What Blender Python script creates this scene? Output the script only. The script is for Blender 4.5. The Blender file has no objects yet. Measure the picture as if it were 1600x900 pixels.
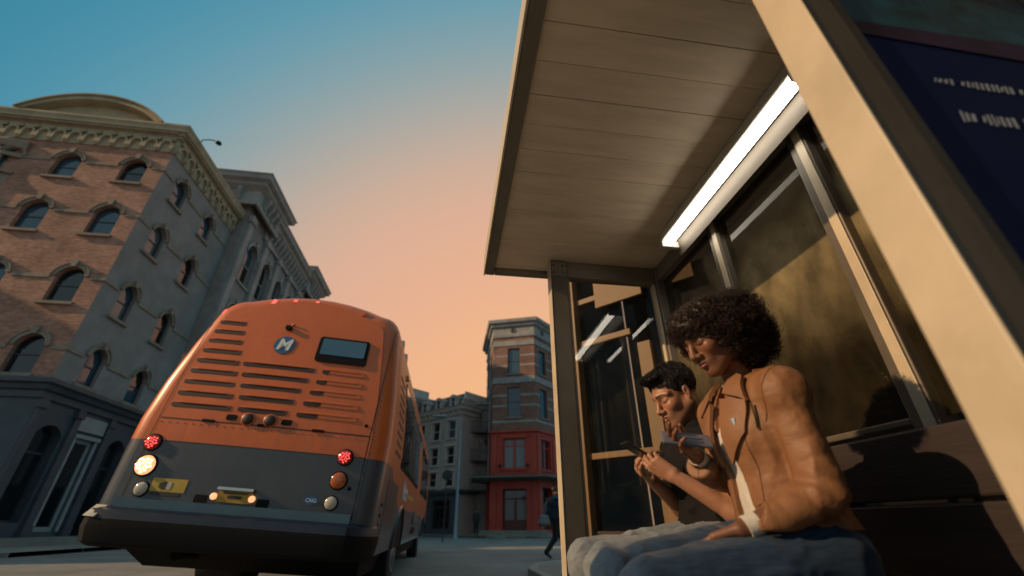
import bpy, bmesh, math, random
import numpy as np
from mathutils import Vector, Matrix
random.seed(7); RNG = np.random.default_rng(11)
SC = bpy.context.scene
COL = SC.collection
R = math.radians

# ------------------------------------------------------------------ camera
CAM_POS = (0.0, 0.0, 0.8)
PITCH, YAW, ROLL, FPX = 29.26, 7.95, 0.08, 661.5
cam_d = bpy.data.cameras.new('camera'); cam = bpy.data.objects.new('camera', cam_d); COL.objects.link(cam)
cam_d.sensor_width = 36.0; cam_d.lens = FPX / 1600 * 36.0
cam_d.clip_start = 0.02; cam_d.clip_end = 2000
cam.location = CAM_POS
cam.rotation_euler = (Matrix.Rotation(-R(YAW), 3, 'Z') @ Matrix.Rotation(R(90 + PITCH), 3, 'X') @ Matrix.Rotation(R(-ROLL), 3, 'Z')).to_euler()
cam_d.dof.use_dof = True; cam_d.dof.focus_distance = 2.2; cam_d.dof.aperture_fstop = 1.35
SC.camera = cam

# ------------------------------------------------------------------ sky
def lin(c):
    c = c / 255.0
    return c / 12.92 if c <= 0.04045 else ((c + 0.055) / 1.055) ** 2.4
def rgb(r, g, b): return (lin(r), lin(g), lin(b), 1.0)
world = bpy.data.worlds.new('World'); SC.world = world; world.use_nodes = True
wn, wl = world.node_tree.nodes, world.node_tree.links
wn.clear()
w_out = wn.new('ShaderNodeOutputWorld'); w_bg = wn.new('ShaderNodeBackground'); w_bg.inputs['Strength'].default_value = 1.0
w_tc = wn.new('ShaderNodeTexCoord')
w_dot = wn.new('ShaderNodeVectorMath'); w_dot.operation = 'DOT_PRODUCT'
gaz, gel = R(11), R(3)
w_dot.inputs[1].default_value = (math.sin(gaz) * math.cos(gel), math.cos(gaz) * math.cos(gel), math.sin(gel))
w_ac = wn.new('ShaderNodeMath'); w_ac.operation = 'ARCCOSINE'
w_sc = wn.new('ShaderNodeMath'); w_sc.operation = 'DIVIDE'; w_sc.inputs[1].default_value = math.pi
w_rp = wn.new('ShaderNodeValToRGB'); w_rp.color_ramp.interpolation = 'B_SPLINE'
KEY = [(0, (250, 186, 130)), (20, (241, 183, 138)), (31, (229, 176, 147)), (38, (221, 176, 150)), (43.4, (206, 174, 153)), (49, (178, 170, 160)), (54.5, (147, 163, 166)), (60, (112, 157, 172)), (65.5, (82, 148, 172)), (73, (56, 132, 156)),
       (90, (78, 140, 162)), (125, (128, 156, 168)), (180, (150, 158, 160))]
kx = np.array([k[0] for k in KEY], float); kc = np.array([k[1] for k in KEY], float)
def sky_at(a): return np.array([np.mean([np.interp(a + t, kx, kc[:, c]) for t in np.linspace(-5, 5, 11)]) for c in range(3)])
angs = list(np.linspace(0, 80, 25)) + [90, 105, 125, 150, 180]
er = w_rp.color_ramp.elements; w_rp.color_ramp.interpolation = 'LINEAR'
er[0].position = 0; er[0].color = rgb(*sky_at(0)); er[1].position = 1; er[1].color = rgb(*sky_at(180))
for a in angs[1:-1]:
    e = er.new(a / 180.0); e.color = rgb(*sky_at(a))
wl.new(w_tc.outputs['Generated'], w_dot.inputs[0]); wl.new(w_dot.outputs['Value'], w_ac.inputs[0])
wl.new(w_ac.outputs[0], w_sc.inputs[0]); wl.new(w_sc.outputs[0], w_rp.inputs[0])
wl.new(w_rp.outputs[0], w_bg.inputs['Color']); wl.new(w_bg.outputs[0], w_out.inputs['Surface'])

# ------------------------------------------------------------------ sun
SUN_DIR = Vector((-0.93, -0.13, 0.43)).normalized()          # towards the sun
sun_d = bpy.data.lights.new('sun', 'SUN'); sun_d.energy = 3.4; sun_d.angle = R(0.6); sun_d.color = (1.0, 0.66, 0.36)
sun = bpy.data.objects.new('sun', sun_d); COL.objects.link(sun); sun.location = (-20, -5, 20)
sun.rotation_euler = SUN_DIR.to_track_quat('Z', 'Y').to_euler()

vs = SC.view_settings
SC.display_settings.display_device = 'sRGB'
vs.view_transform = 'Standard'; vs.look = 'None'; vs.exposure = 0.0; vs.gamma = 1.0; vs.use_curve_mapping = False
SC.cycles.use_denoising = True
SC.cycles.max_bounces = 7; SC.cycles.diffuse_bounces = 3; SC.cycles.glossy_bounces = 3
SC.cycles.transparent_max_bounces = 16; SC.cycles.sample_clamp_indirect = 6.0
SC.cycles.caustics_reflective = False; SC.cycles.caustics_refractive = False

# ------------------------------------------------------------------ materials
MATS = {}
def mat(name, col, rough=0.6, metal=0.0, var=0.15, scale=4.0, bump=0.0, bscale=60.0, spec=0.5, coat=0.0, emit=None, estr=0.0, dirt=0.0, sss=0.0, sheen=0.0, stretch=None):
    """plain painted / stone / cloth surface with tonal variation, grime and fine relief"""
    m = bpy.data.materials.new(name); m.use_nodes = True; MATS[name] = m
    n, l = m.node_tree.nodes, m.node_tree.links
    b = n['Principled BSDF']
    b.inputs['Roughness'].default_value = rough; b.inputs['Metallic'].default_value = metal
    b.inputs['Specular IOR Level'].default_value = spec; b.inputs['Coat Weight'].default_value = coat
    if sheen: b.inputs['Sheen Weight'].default_value = sheen
    if sss:
        b.inputs['Subsurface Weight'].default_value = sss; b.inputs['Subsurface Radius'].default_value = (0.012, 0.005, 0.003)
        b.inputs['Subsurface Scale'].default_value = 1.0
    if emit:
        b.inputs['Emission Color'].default_value = (*emit, 1); b.inputs['Emission Strength'].default_value = estr
    tc = n.new('ShaderNodeTexCoord'); src = tc.outputs['Object']
    if stretch:
        mp = n.new('ShaderNodeMapping'); mp.inputs['Scale'].default_value = stretch; l.new(src, mp.inputs[0]); src = mp.outputs[0]
    if var > 0:
        nz = n.new('ShaderNodeTexNoise'); nz.inputs['Scale'].default_value = scale; nz.inputs['Detail'].default_value = 8; nz.inputs['Roughness'].default_value = 0.65
        l.new(src, nz.inputs['Vector'])
        rp = n.new('ShaderNodeValToRGB'); e = rp.color_ramp.elements
        e[0].position = 0.3; e[1].position = 0.72
        e[0].color = tuple(c * (1 - var) for c in col) + (1,); e[1].color = tuple(min(1, c * (1 + var)) for c in col) + (1,)
        l.new(nz.outputs['Fac'], rp.inputs[0]); out = rp.outputs[0]
        if dirt > 0:
            n2 = n.new('ShaderNodeTexNoise'); n2.inputs['Scale'].default_value = scale * 0.37; n2.inputs['Detail'].default_value = 10; n2.inputs['Roughness'].default_value = 0.7
            l.new(src, n2.inputs['Vector'])
            r2 = n.new('ShaderNodeValToRGB'); r2.color_ramp.elements[0].position = 0.48; r2.color_ramp.elements[1].position = 0.75
            r2.color_ramp.elements[0].color = (0, 0, 0, 1); r2.color_ramp.elements[1].color = (dirt,) * 3 + (1,)
            l.new(n2.outputs['Fac'], r2.inputs[0])
            mx = n.new('ShaderNodeMix'); mx.data_type = 'RGBA'; mx.blend_type = 'MIX'
            l.new(r2.outputs[0], mx.inputs['Factor']); l.new(out, mx.inputs['A'])
            mx.inputs['B'].default_value = (col[0] * 0.35, col[1] * 0.33, col[2] * 0.3, 1); out = mx.outputs['Result']
        l.new(out, b.inputs['Base Color'])
        rr = n.new('ShaderNodeMapRange'); rr.inputs['To Min'].default_value = max(0.02, rough * 0.8); rr.inputs['To Max'].default_value = min(1, rough * 1.2)
        l.new(nz.outputs['Fac'], rr.inputs['Value']); l.new(rr.outputs[0], b.inputs['Roughness'])
    else:
        b.inputs['Base Color'].default_value = (*col, 1)
    if bump > 0:
        nb = n.new('ShaderNodeTexNoise'); nb.inputs['Scale'].default_value = bscale; nb.inputs['Detail'].default_value = 6
        l.new(src, nb.inputs['Vector'])
        bp = n.new('ShaderNodeBump'); bp.inputs['Strength'].default_value = bump; bp.inputs['Distance'].default_value = 0.01
        l.new(nb.outputs['Fac'], bp.inputs['Height']); l.new(bp.outputs[0], b.inputs['Normal'])
    return m

def brick_mat(name, c1, c2, mortar, bw=0.215, bh=0.075, band=None):
    m = bpy.data.materials.new(name); m.use_nodes = True; MATS[name] = m
    n, l = m.node_tree.nodes, m.node_tree.links; b = n['Principled BSDF']; b.inputs['Roughness'].default_value = 0.85
    b.inputs['Specular IOR Level'].default_value = 0.25
    uv = n.new('ShaderNodeUVMap'); tx = n.new('ShaderNodeTexBrick')
    tx.inputs['Color1'].default_value = (*c1, 1); tx.inputs['Color2'].default_value = (*c2, 1); tx.inputs['Mortar'].default_value = (*mortar, 1)
    tx.inputs['Scale'].default_value = 1.0; tx.inputs['Mortar Size'].default_value = 0.008; tx.inputs['Brick Width'].default_value = bw; tx.inputs['Row Height'].default_value = bh
    tx.inputs['Mortar Smooth'].default_value = 0.3
    l.new(uv.outputs[0], tx.inputs['Vector'])
    nz = n.new('ShaderNodeTexNoise'); nz.inputs['Scale'].default_value = 0.55; nz.inputs['Detail'].default_value = 9; nz.inputs['Roughness'].default_value = 0.68
    l.new(uv.outputs[0], nz.inputs['Vector'])
    rp = n.new('ShaderNodeValToRGB'); rp.color_ramp.elements[0].position = 0.3; rp.color_ramp.elements[0].color = (0.55, 0.52, 0.5, 1)
    rp.color_ramp.elements[1].position = 0.7; rp.color_ramp.elements[1].color = (1.15, 1.1, 1.05, 1)
    l.new(nz.outputs['Fac'], rp.inputs[0])
    mx = n.new('ShaderNodeMix'); mx.data_type = 'RGBA'; mx.blend_type = 'MULTIPLY'; mx.inputs['Factor'].default_value = 1
    mp = n.new('ShaderNodeMapping'); mp.inputs['Scale'].default_value = (3.2, 9.0, 1.0); l.new(uv.outputs[0], mp.inputs[0])
    n2 = n.new('ShaderNodeTexNoise'); n2.inputs['Scale'].default_value = 1.0; n2.inputs['Detail'].default_value = 4; n2.inputs['Roughness'].default_value = 0.75; l.new(mp.outputs[0], n2.inputs['Vector'])
    r2 = n.new('ShaderNodeValToRGB'); r2.color_ramp.elements[0].position = 0.32; r2.color_ramp.elements[0].color = (0.62, 0.60, 0.60, 1); r2.color_ramp.elements[1].position = 0.68; r2.color_ramp.elements[1].color = (1.2, 1.17, 1.15, 1); l.new(n2.outputs['Fac'], r2.inputs[0])
    m0 = n.new('ShaderNodeMix'); m0.data_type = 'RGBA'; m0.blend_type = 'MULTIPLY'; m0.inputs['Factor'].default_value = 1; l.new(tx.outputs['Color'], m0.inputs['A']); l.new(r2.outputs[0], m0.inputs['B'])
    l.new(m0.outputs['Result'], mx.inputs['A']); l.new(rp.outputs[0], mx.inputs['B'])
    l.new(mx.outputs['Result'], b.inputs['Base Color'])
    bp = n.new('ShaderNodeBump'); bp.inputs['Strength'].default_value = 0.6; bp.inputs['Distance'].default_value = 0.012; bp.invert = True
    l.new(tx.outputs['Fac'], bp.inputs['Height']); l.new(bp.outputs[0], b.inputs['Normal'])
    return m

def glass_mat(name, tint=(0.9, 0.95, 0.95), refl=1.0, dust=0.0, dustcol=(0.55, 0.5, 0.4), dscale=5.0, streak=(1, 1, 1), ior=1.5, glow_band=None):
    """thin pane: mirror reflection by Fresnel over a clear, slightly tinted sheet; dust scatters light"""
    m = bpy.data.materials.new(name); m.use_nodes = True; MATS[name] = m
    n, l = m.node_tree.nodes, m.node_tree.links; n.remove(n['Principled BSDF']); out = n['Material Output']
    tr = n.new('ShaderNodeBsdfTransparent'); tr.inputs[0].default_value = (*tint, 1)
    gl = n.new('ShaderNodeBsdfGlossy'); gl.inputs['Roughness'].default_value = 0.01; gl.inputs[0].default_value = (refl, refl, refl, 1)
    fr = n.new('ShaderNodeFresnel'); fr.inputs['IOR'].default_value = ior
    mx = n.new('ShaderNodeMixShader'); l.new(fr.outputs[0], mx.inputs[0]); l.new(tr.outputs[0], mx.inputs[1]); l.new(gl.outputs[0], mx.inputs[2])
    last = mx
    if dust > 0:
        df = n.new('ShaderNodeBsdfDiffuse'); df.inputs[0].default_value = (*dustcol, 1)
        tl = n.new('ShaderNodeBsdfTranslucent'); tl.inputs[0].default_value = (*dustcol, 1)
        tc = n.new('ShaderNodeTexCoord'); mp = n.new('ShaderNodeMapping'); mp.inputs['Scale'].default_value = streak
        nz = n.new('ShaderNodeTexNoise'); nz.inputs['Scale'].default_value = dscale; nz.inputs['Detail'].default_value = 4; nz.inputs['Roughness'].default_value = 0.55
        rp = n.new('ShaderNodeMapRange'); rp.inputs['From Min'].default_value = 0.36; rp.inputs['From Max'].default_value = 0.72
        rp.inputs['To Min'].default_value = dust * 0.42; rp.inputs['To Max'].default_value = dust
        l.new(tc.outputs['Object'], mp.inputs[0]); l.new(mp.outputs[0], nz.inputs['Vector']); l.new(nz.outputs['Fac'], rp.inputs['Value'])
        fac = rp.outputs[0]
        if glow_band:                      # dust thickened in a height band to imitate the sun glow
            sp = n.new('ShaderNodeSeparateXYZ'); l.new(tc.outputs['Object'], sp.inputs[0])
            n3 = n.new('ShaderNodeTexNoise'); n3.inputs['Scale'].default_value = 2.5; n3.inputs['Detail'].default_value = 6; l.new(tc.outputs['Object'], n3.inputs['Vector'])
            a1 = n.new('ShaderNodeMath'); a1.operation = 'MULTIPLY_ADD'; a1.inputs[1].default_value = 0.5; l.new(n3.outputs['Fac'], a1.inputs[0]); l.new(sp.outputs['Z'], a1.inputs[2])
            zr = n.new('ShaderNodeMapRange'); zr.inputs['From Min'].default_value = glow_band[0] + 0.10; zr.inputs['From Max'].default_value = glow_band[1] + 0.10; zr.inputs['To Min'].default_value = 0.12; zr.inputs['To Max'].default_value = 1.0
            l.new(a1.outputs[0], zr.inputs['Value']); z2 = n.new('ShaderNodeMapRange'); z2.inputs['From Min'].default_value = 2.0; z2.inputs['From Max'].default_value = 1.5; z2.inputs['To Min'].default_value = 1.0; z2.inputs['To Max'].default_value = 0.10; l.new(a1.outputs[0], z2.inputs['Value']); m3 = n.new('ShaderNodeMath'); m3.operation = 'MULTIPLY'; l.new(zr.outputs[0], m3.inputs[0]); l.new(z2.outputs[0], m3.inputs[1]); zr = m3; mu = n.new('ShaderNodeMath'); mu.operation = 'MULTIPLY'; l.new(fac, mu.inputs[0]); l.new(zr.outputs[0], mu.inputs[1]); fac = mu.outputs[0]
        m2 = n.new('ShaderNodeMixShader'); l.new(fac, m2.inputs[0]); l.new(mx.outputs[0], m2.inputs[1]); l.new(df.outputs[0], m2.inputs[2]); last = m2
    l.new(last.outputs[0], out.inputs['Surface'])
    return m

# ------------------------------------------------------------------ mesh building
class Frame:
    """a facade: a runs along u, z up, d out along n"""
    def __init__(s, O, u, n): s.O = Vector(O); s.u = Vector(u).normalized(); s.n = Vector(n).normalized()
    def __call__(s, a, z, d=0.0): return s.O + s.u * a + s.n * d + Vector((0, 0, z))
class MB:
    def __init__(s): s.v = []; s.f = []; s.uv = []
    def poly(s, pts, uv=None):
        i = len(s.v); s.v += [tuple(p) for p in pts]; s.f.append(tuple(range(i, i + len(pts)))); s.uv.append(uv); return s
    def hexa(s, p, skip=()):                 # p: 8 corners, 0-3 bottom ring, 4-7 top ring
        i = len(s.v); s.v += [tuple(q) for q in p]
        for k, f in enumerate(((3, 2, 1, 0), (4, 5, 6, 7), (0, 1, 5, 4), (1, 2, 6, 5), (2, 3, 7, 6), (3, 0, 4, 7))):
            if k in skip: continue
            s.f.append(tuple(i + q for q in f)); s.uv.append(None)
        return s
    def box(s, x0, x1, y0, y1, z0, z1):
        return s.hexa(((x0, y0, z0), (x1, y0, z0), (x1, y1, z0), (x0, y1, z0), (x0, y0, z1), (x1, y0, z1), (x1, y1, z1), (x0, y1, z1)))
    def fbox(s, F, a0, a1, z0, z1, d0, d1):
        return s.hexa((F(a0, z0, d0), F(a1, z0, d0), F(a1, z0, d1), F(a0, z0, d1), F(a0, z1, d0), F(a1, z1, d0), F(a1, z1, d1), F(a0, z1, d1)))
    def strip(s, F, outer, inner, d0, d1):    # solid between two polylines of (a,z)
        for k in range(len(outer) - 1):
            o0, o1, i0, i1 = outer[k], outer[k + 1], inner[k], inner[k + 1]
            s.hexa((F(*i0, d0), F(*i1, d0), F(*i1, d1), F(*i0, d1), F(*o0, d0), F(*o1, d0), F(*o1, d1), F(*o0, d1)))
        return s
    def fprism(s, F, pts, d0, d1):
        n = len(pts); i = len(s.v)
        s.v += [tuple(F(a, z, d0)) for a, z in pts] + [tuple(F(a, z, d1)) for a, z in pts]
        s.f.append(tuple(i + k for k in range(n))); s.f.append(tuple(i + n + k for k in reversed(range(n)))); s.uv += [None, None]
        for k in range(n):
            q = (k + 1) % n; s.f.append((i + k, i + n + k, i + n + q, i + q)); s.uv.append(None)
        return s
    def tube(s, path, rad, n=8, cap=True):
        path = [Vector(p) for p in path]; rad = [rad] * len(path) if isinstance(rad, (int, float)) else rad
        i0 = len(s.v); prev = None
        for k, p in enumerate(path):
            t = (path[min(k + 1, len(path) - 1)] - path[max(k - 1, 0)]).normalized()
            if prev is None: a = t.orthogonal().normalized()
            else:
                a = prev - t * prev.dot(t); a = a.normalized() if a.length > 1e-6 else t.orthogonal().normalized()
            prev = a; b = t.cross(a)
            for j in range(n):
                g = 2 * math.pi * j / n; s.v.append(tuple(p + (a * math.cos(g) + b * math.sin(g)) * rad[k]))
        for k in range(len(path) - 1):
            for j in range(n):
                q = (j + 1) % n
                s.f.append((i0 + k * n + j, i0 + k * n + q, i0 + (k + 1) * n + q, i0 + (k + 1) * n + j)); s.uv.append(None)
        if cap:
            s.f.append(tuple(i0 + j for j in reversed(range(n)))); s.f.append(tuple(i0 + (len(path) - 1) * n + j for j in range(n))); s.uv += [None, None]
        return s
    def lathe(s, o, ax, prof, n=24):          # prof: (radius, height along ax)
        o = Vector(o); ax = Vector(ax).normalized(); a = ax.orthogonal().normalized(); b = ax.cross(a); i0 = len(s.v)
        for r, h in prof:
            for j in range(n):
                g = 2 * math.pi * j / n; s.v.append(tuple(o + ax * h + (a * math.cos(g) + b * math.sin(g)) * r))
        for k in range(len(prof) - 1):
            for j in range(n):
                q = (j + 1) % n; s.f.append((i0 + k * n + j, i0 + k * n + q, i0 + (k + 1) * n + q, i0 + (k + 1) * n + j)); s.uv.append(None)
        s.f.append(tuple(i0 + j for j in reversed(range(n)))); s.f.append(tuple(i0 + (len(prof) - 1) * n + j for j in range(n))); s.uv += [None, None]
        return s
    def loft(s, rings, closed=True, cap=True):
        n = len(rings[0]); i0 = len(s.v)
        for r in rings: s.v += [tuple(p) for p in r]
        for k in range(len(rings) - 1):
            for j in range(n if closed else n - 1):
                q = (j + 1) % n; s.f.append((i0 + k * n + j, i0 + k * n + q, i0 + (k + 1) * n + q, i0 + (k + 1) * n + j)); s.uv.append(None)
        if cap and closed:
            s.f.append(tuple(i0 + j for j in reversed(range(n)))); s.f.append(tuple(i0 + (len(rings) - 1) * n + j for j in range(n))); s.uv += [None, None]
        return s
    def build(s, name, m, parent=None, bevel=0.0, smooth=False, recalc=True):
        o = mesh_obj(name, s.v, s.f, m, parent, uv=s.uv if any(u is not None for u in s.uv) else None, recalc=recalc)
        if bevel:
            md = o.modifiers.new('bevel', 'BEVEL'); md.width = bevel; md.segments = 2; md.limit_method = 'ANGLE'; md.angle_limit = R(40)
        if smooth: shade(o)
        return o
def shade(o, ang=35):
    o.data.polygons.foreach_set('use_smooth', [True] * len(o.data.polygons))
    try: o.data.set_sharp_from_angle(angle=R(ang))
    except Exception: pass
def root_loc(p):
    while p is not None and p.parent is not None: p = p.parent
    return Vector(p.location) if p is not None else Vector((0, 0, 0))
def mesh_obj(name, v, f, m, parent=None, uv=None, recalc=True):
    L = root_loc(parent) if parent is not None else Vector((0, 0, 0))
    me = bpy.data.meshes.new(name)
    arr = np.asarray(v, dtype=float) - np.array(L)
    me.from_pydata(arr.tolist(), [], f)
    if uv is not None:
        ul = me.uv_layers.new(name='UVMap'); k = 0; dat = []
        for face, u in zip(f, uv):
            for j in range(len(face)): dat += list(u[j]) if u is not None else [0.0, 0.0]
        ul.data.foreach_set('uv', dat)
    if recalc:
        bm = bmesh.new(); bm.from_mesh(me); bmesh.ops.recalc_face_normals(bm, faces=bm.faces); bm.to_mesh(me); bm.free()
    me.update()
    if m is not None: me.materials.append(MATS[m] if isinstance(m, str) else m)
    o = bpy.data.objects.new(name, me); COL.objects.link(o)
    if parent is not None: o.parent = parent
    return o
def tag(o, label=None, cat=None, group=None, kind=None):
    if label: o['label'] = label
    if cat: o['category'] = cat
    if group: o['group'] = group
    if kind: o['kind'] = kind
    return o
def thing(name, label, cat, loc=(0, 0, 0), group=None):
    o = bpy.data.objects.new(name, None); COL.objects.link(o); o.location = loc; o.empty_display_size = 0.2
    return tag(o, label, cat, group)
def text_obj(name, txt, m, parent, P, xdir, zdir, size, extrude=0.002, shear=0.0, bold=0.0, align='CENTER'):
    """lettering as a mesh: P centre of the line, xdir reading direction, zdir up of the letters"""
    cu = bpy.data.curves.new(name, 'FONT'); cu.body = txt; cu.size = size; cu.extrude = extrude; cu.shear = shear; cu.offset = bold
    cu.align_x = align; cu.align_y = 'CENTER'; cu.resolution_u = 3
    t = bpy.data.objects.new(name, cu); COL.objects.link(t)
    dg = bpy.context.evaluated_depsgraph_get(); me = bpy.data.meshes.new_from_object(t.evaluated_get(dg))
    COL.objects.unlink(t); bpy.data.objects.remove(t)
    X = Vector(xdir).normalized(); Z = Vector(zdir).normalized(); N = X.cross(Z)
    L = root_loc(parent)
    M = Matrix(((X.x, Z.x, N.x, P[0] - L.x), (X.y, Z.y, N.y, P[1] - L.y), (X.z, Z.z, N.z, P[2] - L.z), (0, 0, 0, 1)))
    me.transform(M); me.materials.clear(); me.materials.append(MATS[m])
    o = bpy.data.objects.new(name, me); COL.objects.link(o); o.parent = parent
    return o

# ------------------------------------------------------------------ facade kit
def arch_pts(a0, a1, zs, rise, n=10):
    """points of an arch from (a0,zs) to (a1,zs), crown at zs+rise"""
    w = (a1 - a0) / 2; c = (a0 + a1) / 2
    if rise <= 1e-4: return [(a0, zs), (a1, zs)]
    r = (w * w + rise * rise) / (2 * rise); zc = zs + rise - r; t0 = math.atan2(zs - zc, -w); t1 = math.atan2(zs - zc, w)
    if t0 < 0: t0 += 2 * math.pi
    return [(c + r * math.cos(t0 + (t1 - t0) * k / n), zc + r * math.sin(t0 + (t1 - t0) * k / n)) for k in range(n + 1)]
def facade(mb, F, a0, a1, z0, z1, ops, reveal=0.2):
    """wall sheet with real openings; ops = (a0,a1,z0,zspring,rise)"""
    As = sorted({a0, a1, *[o[0] for o in ops], *[o[1] for o in ops]}); Zs = sorted({z0, z1, *[o[2] for o in ops], *[o[3] + o[4] for o in ops]})
    def q(pts):
        mb.poly([F(a, z) for a, z in pts], [(a, z) for a, z in pts])
    for i in range(len(As) - 1):
        for j in range(len(Zs) - 1):
            ca, cz = (As[i] + As[i + 1]) / 2, (Zs[j] + Zs[j + 1]) / 2
            if any(o[0] < ca < o[1] and o[2] < cz < o[3] + o[4] for o in ops): continue
            q([(As[i], Zs[j]), (As[i + 1], Zs[j]), (As[i + 1], Zs[j + 1]), (As[i], Zs[j + 1])])
    for o in ops:
        b0, b1, y0, ys, rise = o; top = ys + rise
        ar = arch_pts(b0, b1, ys, rise)
        if rise > 1e-4:
            h = len(ar) // 2
            for k in range(h): q([(b0, top), ar[k], ar[k + 1]])
            for k in range(h, len(ar) - 1): q([(b1, top), ar[k], ar[k + 1]])
        ring = [(b0, y0)] + ar + [(b1, y0), (b0, y0)]
        for k in range(len(ring) - 1):
            p, r_ = ring[k], ring[k + 1]
            if abs(p[0] - r_[0]) + abs(p[1] - r_[1]) < 1e-6: continue
            mb.poly([F(*p, 0), F(*r_, 0), F(*r_, -reveal), F(*p, -reveal)], [(p[0], p[1]), (r_[0], r_[1]), (r_[0] + reveal, r_[1]), (p[0] + reveal, p[1])])
def window(F, root, b0, b1, y0, ys, rise, frame_m, pane_m, depth=0.17, fw=0.06, sill_m=None, sill_out=0.12, rail=0.5, muntin=(1, 1), hood_m=None, hood_w=0.14, hood_out=0.07, key=True, name='window', surround_m=None):
    ar = arch_pts(b0, b1, ys, rise); top = ys + rise
    mb = MB(); di, do = -depth - 0.05, -depth + 0.03
    mb.fbox(F, b0, b0 + fw, y0, ys, di, do); mb.fbox(F, b1 - fw, b1, y0, ys, di, do); mb.fbox(F, b0 + fw, b1 - fw, y0, y0 + fw, di, do)
    inn = arch_pts(b0 + fw, b1 - fw, ys, max(rise - fw * 0.6, 0.0) if rise > 0 else 0)
    if rise > 0: mb.strip(F, ar, inn, di, do)
    else: mb.fbox(F, b0 + fw, b1 - fw, ys - fw, ys, di, do)
    zr = y0 + (top - y0) * rail
    if rail: mb.fbox(F, b0 + fw, b1 - fw, zr - fw * 0.45, zr + fw * 0.45, di + 0.01, do - 0.01)
    ztop = ys - (fw if rise == 0 else 0)
    lo, hi = (y0 + fw, zr), (zr, ztop)
    nx, ny = muntin
    for k in range(1, nx):
        a = b0 + fw + (b1 - b0 - 2 * fw) * k / nx; mb.fbox(F, a - 0.014, a + 0.014, y0 + fw, ztop, di + 0.025, do - 0.03)
    for seg in (lo, hi):
        for k in range(1, ny):
            z = seg[0] + (seg[1] - seg[0]) * k / ny; mb.fbox(F, b0 + fw, b1 - fw, z - 0.014, z + 0.014, di + 0.027, do - 0.032)
    w = mb.build(name, frame_m, root)
    dp = -depth - 0.012
    tlt = [random.uniform(-0.006, 0.006) for _ in range(4)]
    pm = pane_m if not isinstance(pane_m, (list, tuple)) else random.choice(pane_m)
    def pane(pts, t):
        c = (pts[0][0] + pts[1][0]) / 2; zc = (pts[0][1] + pts[-1][1]) / 2
        MB().poly([F(a, z, dp + (a - c) * t[0] + (z - zc) * t[1]) for a, z in pts]).build('pane', pm if random.random() < 0.75 or not isinstance(pane_m, (list, tuple)) else random.choice(pane_m), w, recalc=False)
    if rail:
        pane([(b0 + fw, y0 + fw), (b1 - fw, y0 + fw), (b1 - fw, zr), (b0 + fw, zr)], tlt[:2])
        pane([(b0 + fw, zr), (b1 - fw, zr)] + (list(reversed(inn)) if rise > 0 else [(b1 - fw, ztop), (b0 + fw, ztop)]), tlt[2:])
    else:
        pane([(b0 + fw, y0 + fw), (b1 - fw, y0 + fw)] + (list(reversed(inn)) if rise > 0 else [(b1 - fw, ztop), (b0 + fw, ztop)]), tlt[:2])
    if sill_m: MB().fbox(F, b0 - 0.14, b1 + 0.14, y0 - 0.13, y0 - 0.004, -0.12, sill_out).build('sill', sill_m, w)
    if hood_m:
        o1 = arch_pts(b0 - hood_w, b1 + hood_w, ys, rise + hood_w); i1 = arch_pts(b0 - 0.005, b1 + 0.005, ys, rise + 0.003)
        hb = MB().strip(F, o1, i1, 0.003, hood_out)
        o2 = arch_pts(b0 - hood_w - 0.05, b1 + hood_w + 0.05, ys, rise + hood_w + 0.05)
        hb.strip(F, o2, o1, 0.004, hood_out + 0.05)
        if key:
            c = (b0 + b1) / 2; hb.fprism(F, [(c - 0.09, top - 0.03), (c + 0.09, top - 0.03), (c + 0.14, top + hood_w + 0.12), (c - 0.14, top + hood_w + 0.12)], 0.005, hood_out + 0.11)
        hb.build('arch_moulding', hood_m, w)
    if surround_m:
        s = MB(); t = hood_w
        s.fbox(F, b0 - t, b0 - 0.003, y0, ys, 0.003, hood_out); s.fbox(F, b1 + 0.003, b1 + t, y0, ys, 0.003, hood_out); s.fbox(F, b0 - t - 0.05, b1 + t + 0.05, ys + 0.003, ys + t * 1.2, 0.003, hood_out + 0.05)
        s.build('surround', surround_m, w)
    return w
def cornice(mb, path, prof):
    """sweep a profile of (out, z) along a plan path of (x, y) points; out is to the right of travel (mitred)"""
    P = [Vector((p[0], p[1])) for p in path]; n = len(P); rings = []
    for k in range(n):
        d0 = (P[k] - P[k - 1]).normalized() if k else (P[1] - P[0]).normalized()
        d1 = (P[k + 1] - P[k]).normalized() if k < n - 1 else d0
        n0 = Vector((d0.y, -d0.x)); n1 = Vector((d1.y, -d1.x)); m = (n0 + n1).normalized(); m = m / max(0.3, m.dot(n0))
        rings.append([(P[k].x + m.x * o, P[k].y + m.y * o, z) for o, z in prof])
    return mb.loft(rings, closed=True, cap=True)
# ================================================================== materials of the place
mat('asphalt', (0.235, 0.228, 0.208), 0.8, var=0.3, scale=0.5, bump=0.5, bscale=90, spec=0.4, dirt=0.5)
mat('concrete', (0.27, 0.25, 0.22), 0.85, var=0.18, scale=1.3, bump=0.3, bscale=50, spec=0.3, dirt=0.4)
mat('kerb_stone', (0.33, 0.31, 0.27), 0.8, var=0.2, scale=3, bump=0.3, bscale=40, dirt=0.4)
mat('white_paint', (0.6, 0.58, 0.53), 0.7, var=0.25, scale=5, dirt=0.6)
brick_mat('orange_brick', (0.62, 0.325, 0.235), (0.51, 0.25, 0.175), (0.52, 0.40, 0.32))
brick_mat('brown_brick', (0.36, 0.19, 0.145), (0.27, 0.14, 0.11), (0.36, 0.31, 0.29))
mat('grey_stucco', (0.31, 0.275, 0.255), 0.9, var=0.2, scale=0.8, bump=0.3, bscale=30, spec=0.2, dirt=0.35)
mat('sand_stone', (0.47, 0.38, 0.25), 0.85, var=0.2, scale=1.5, bump=0.3, bscale=25, spec=0.25, dirt=0.5)
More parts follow.
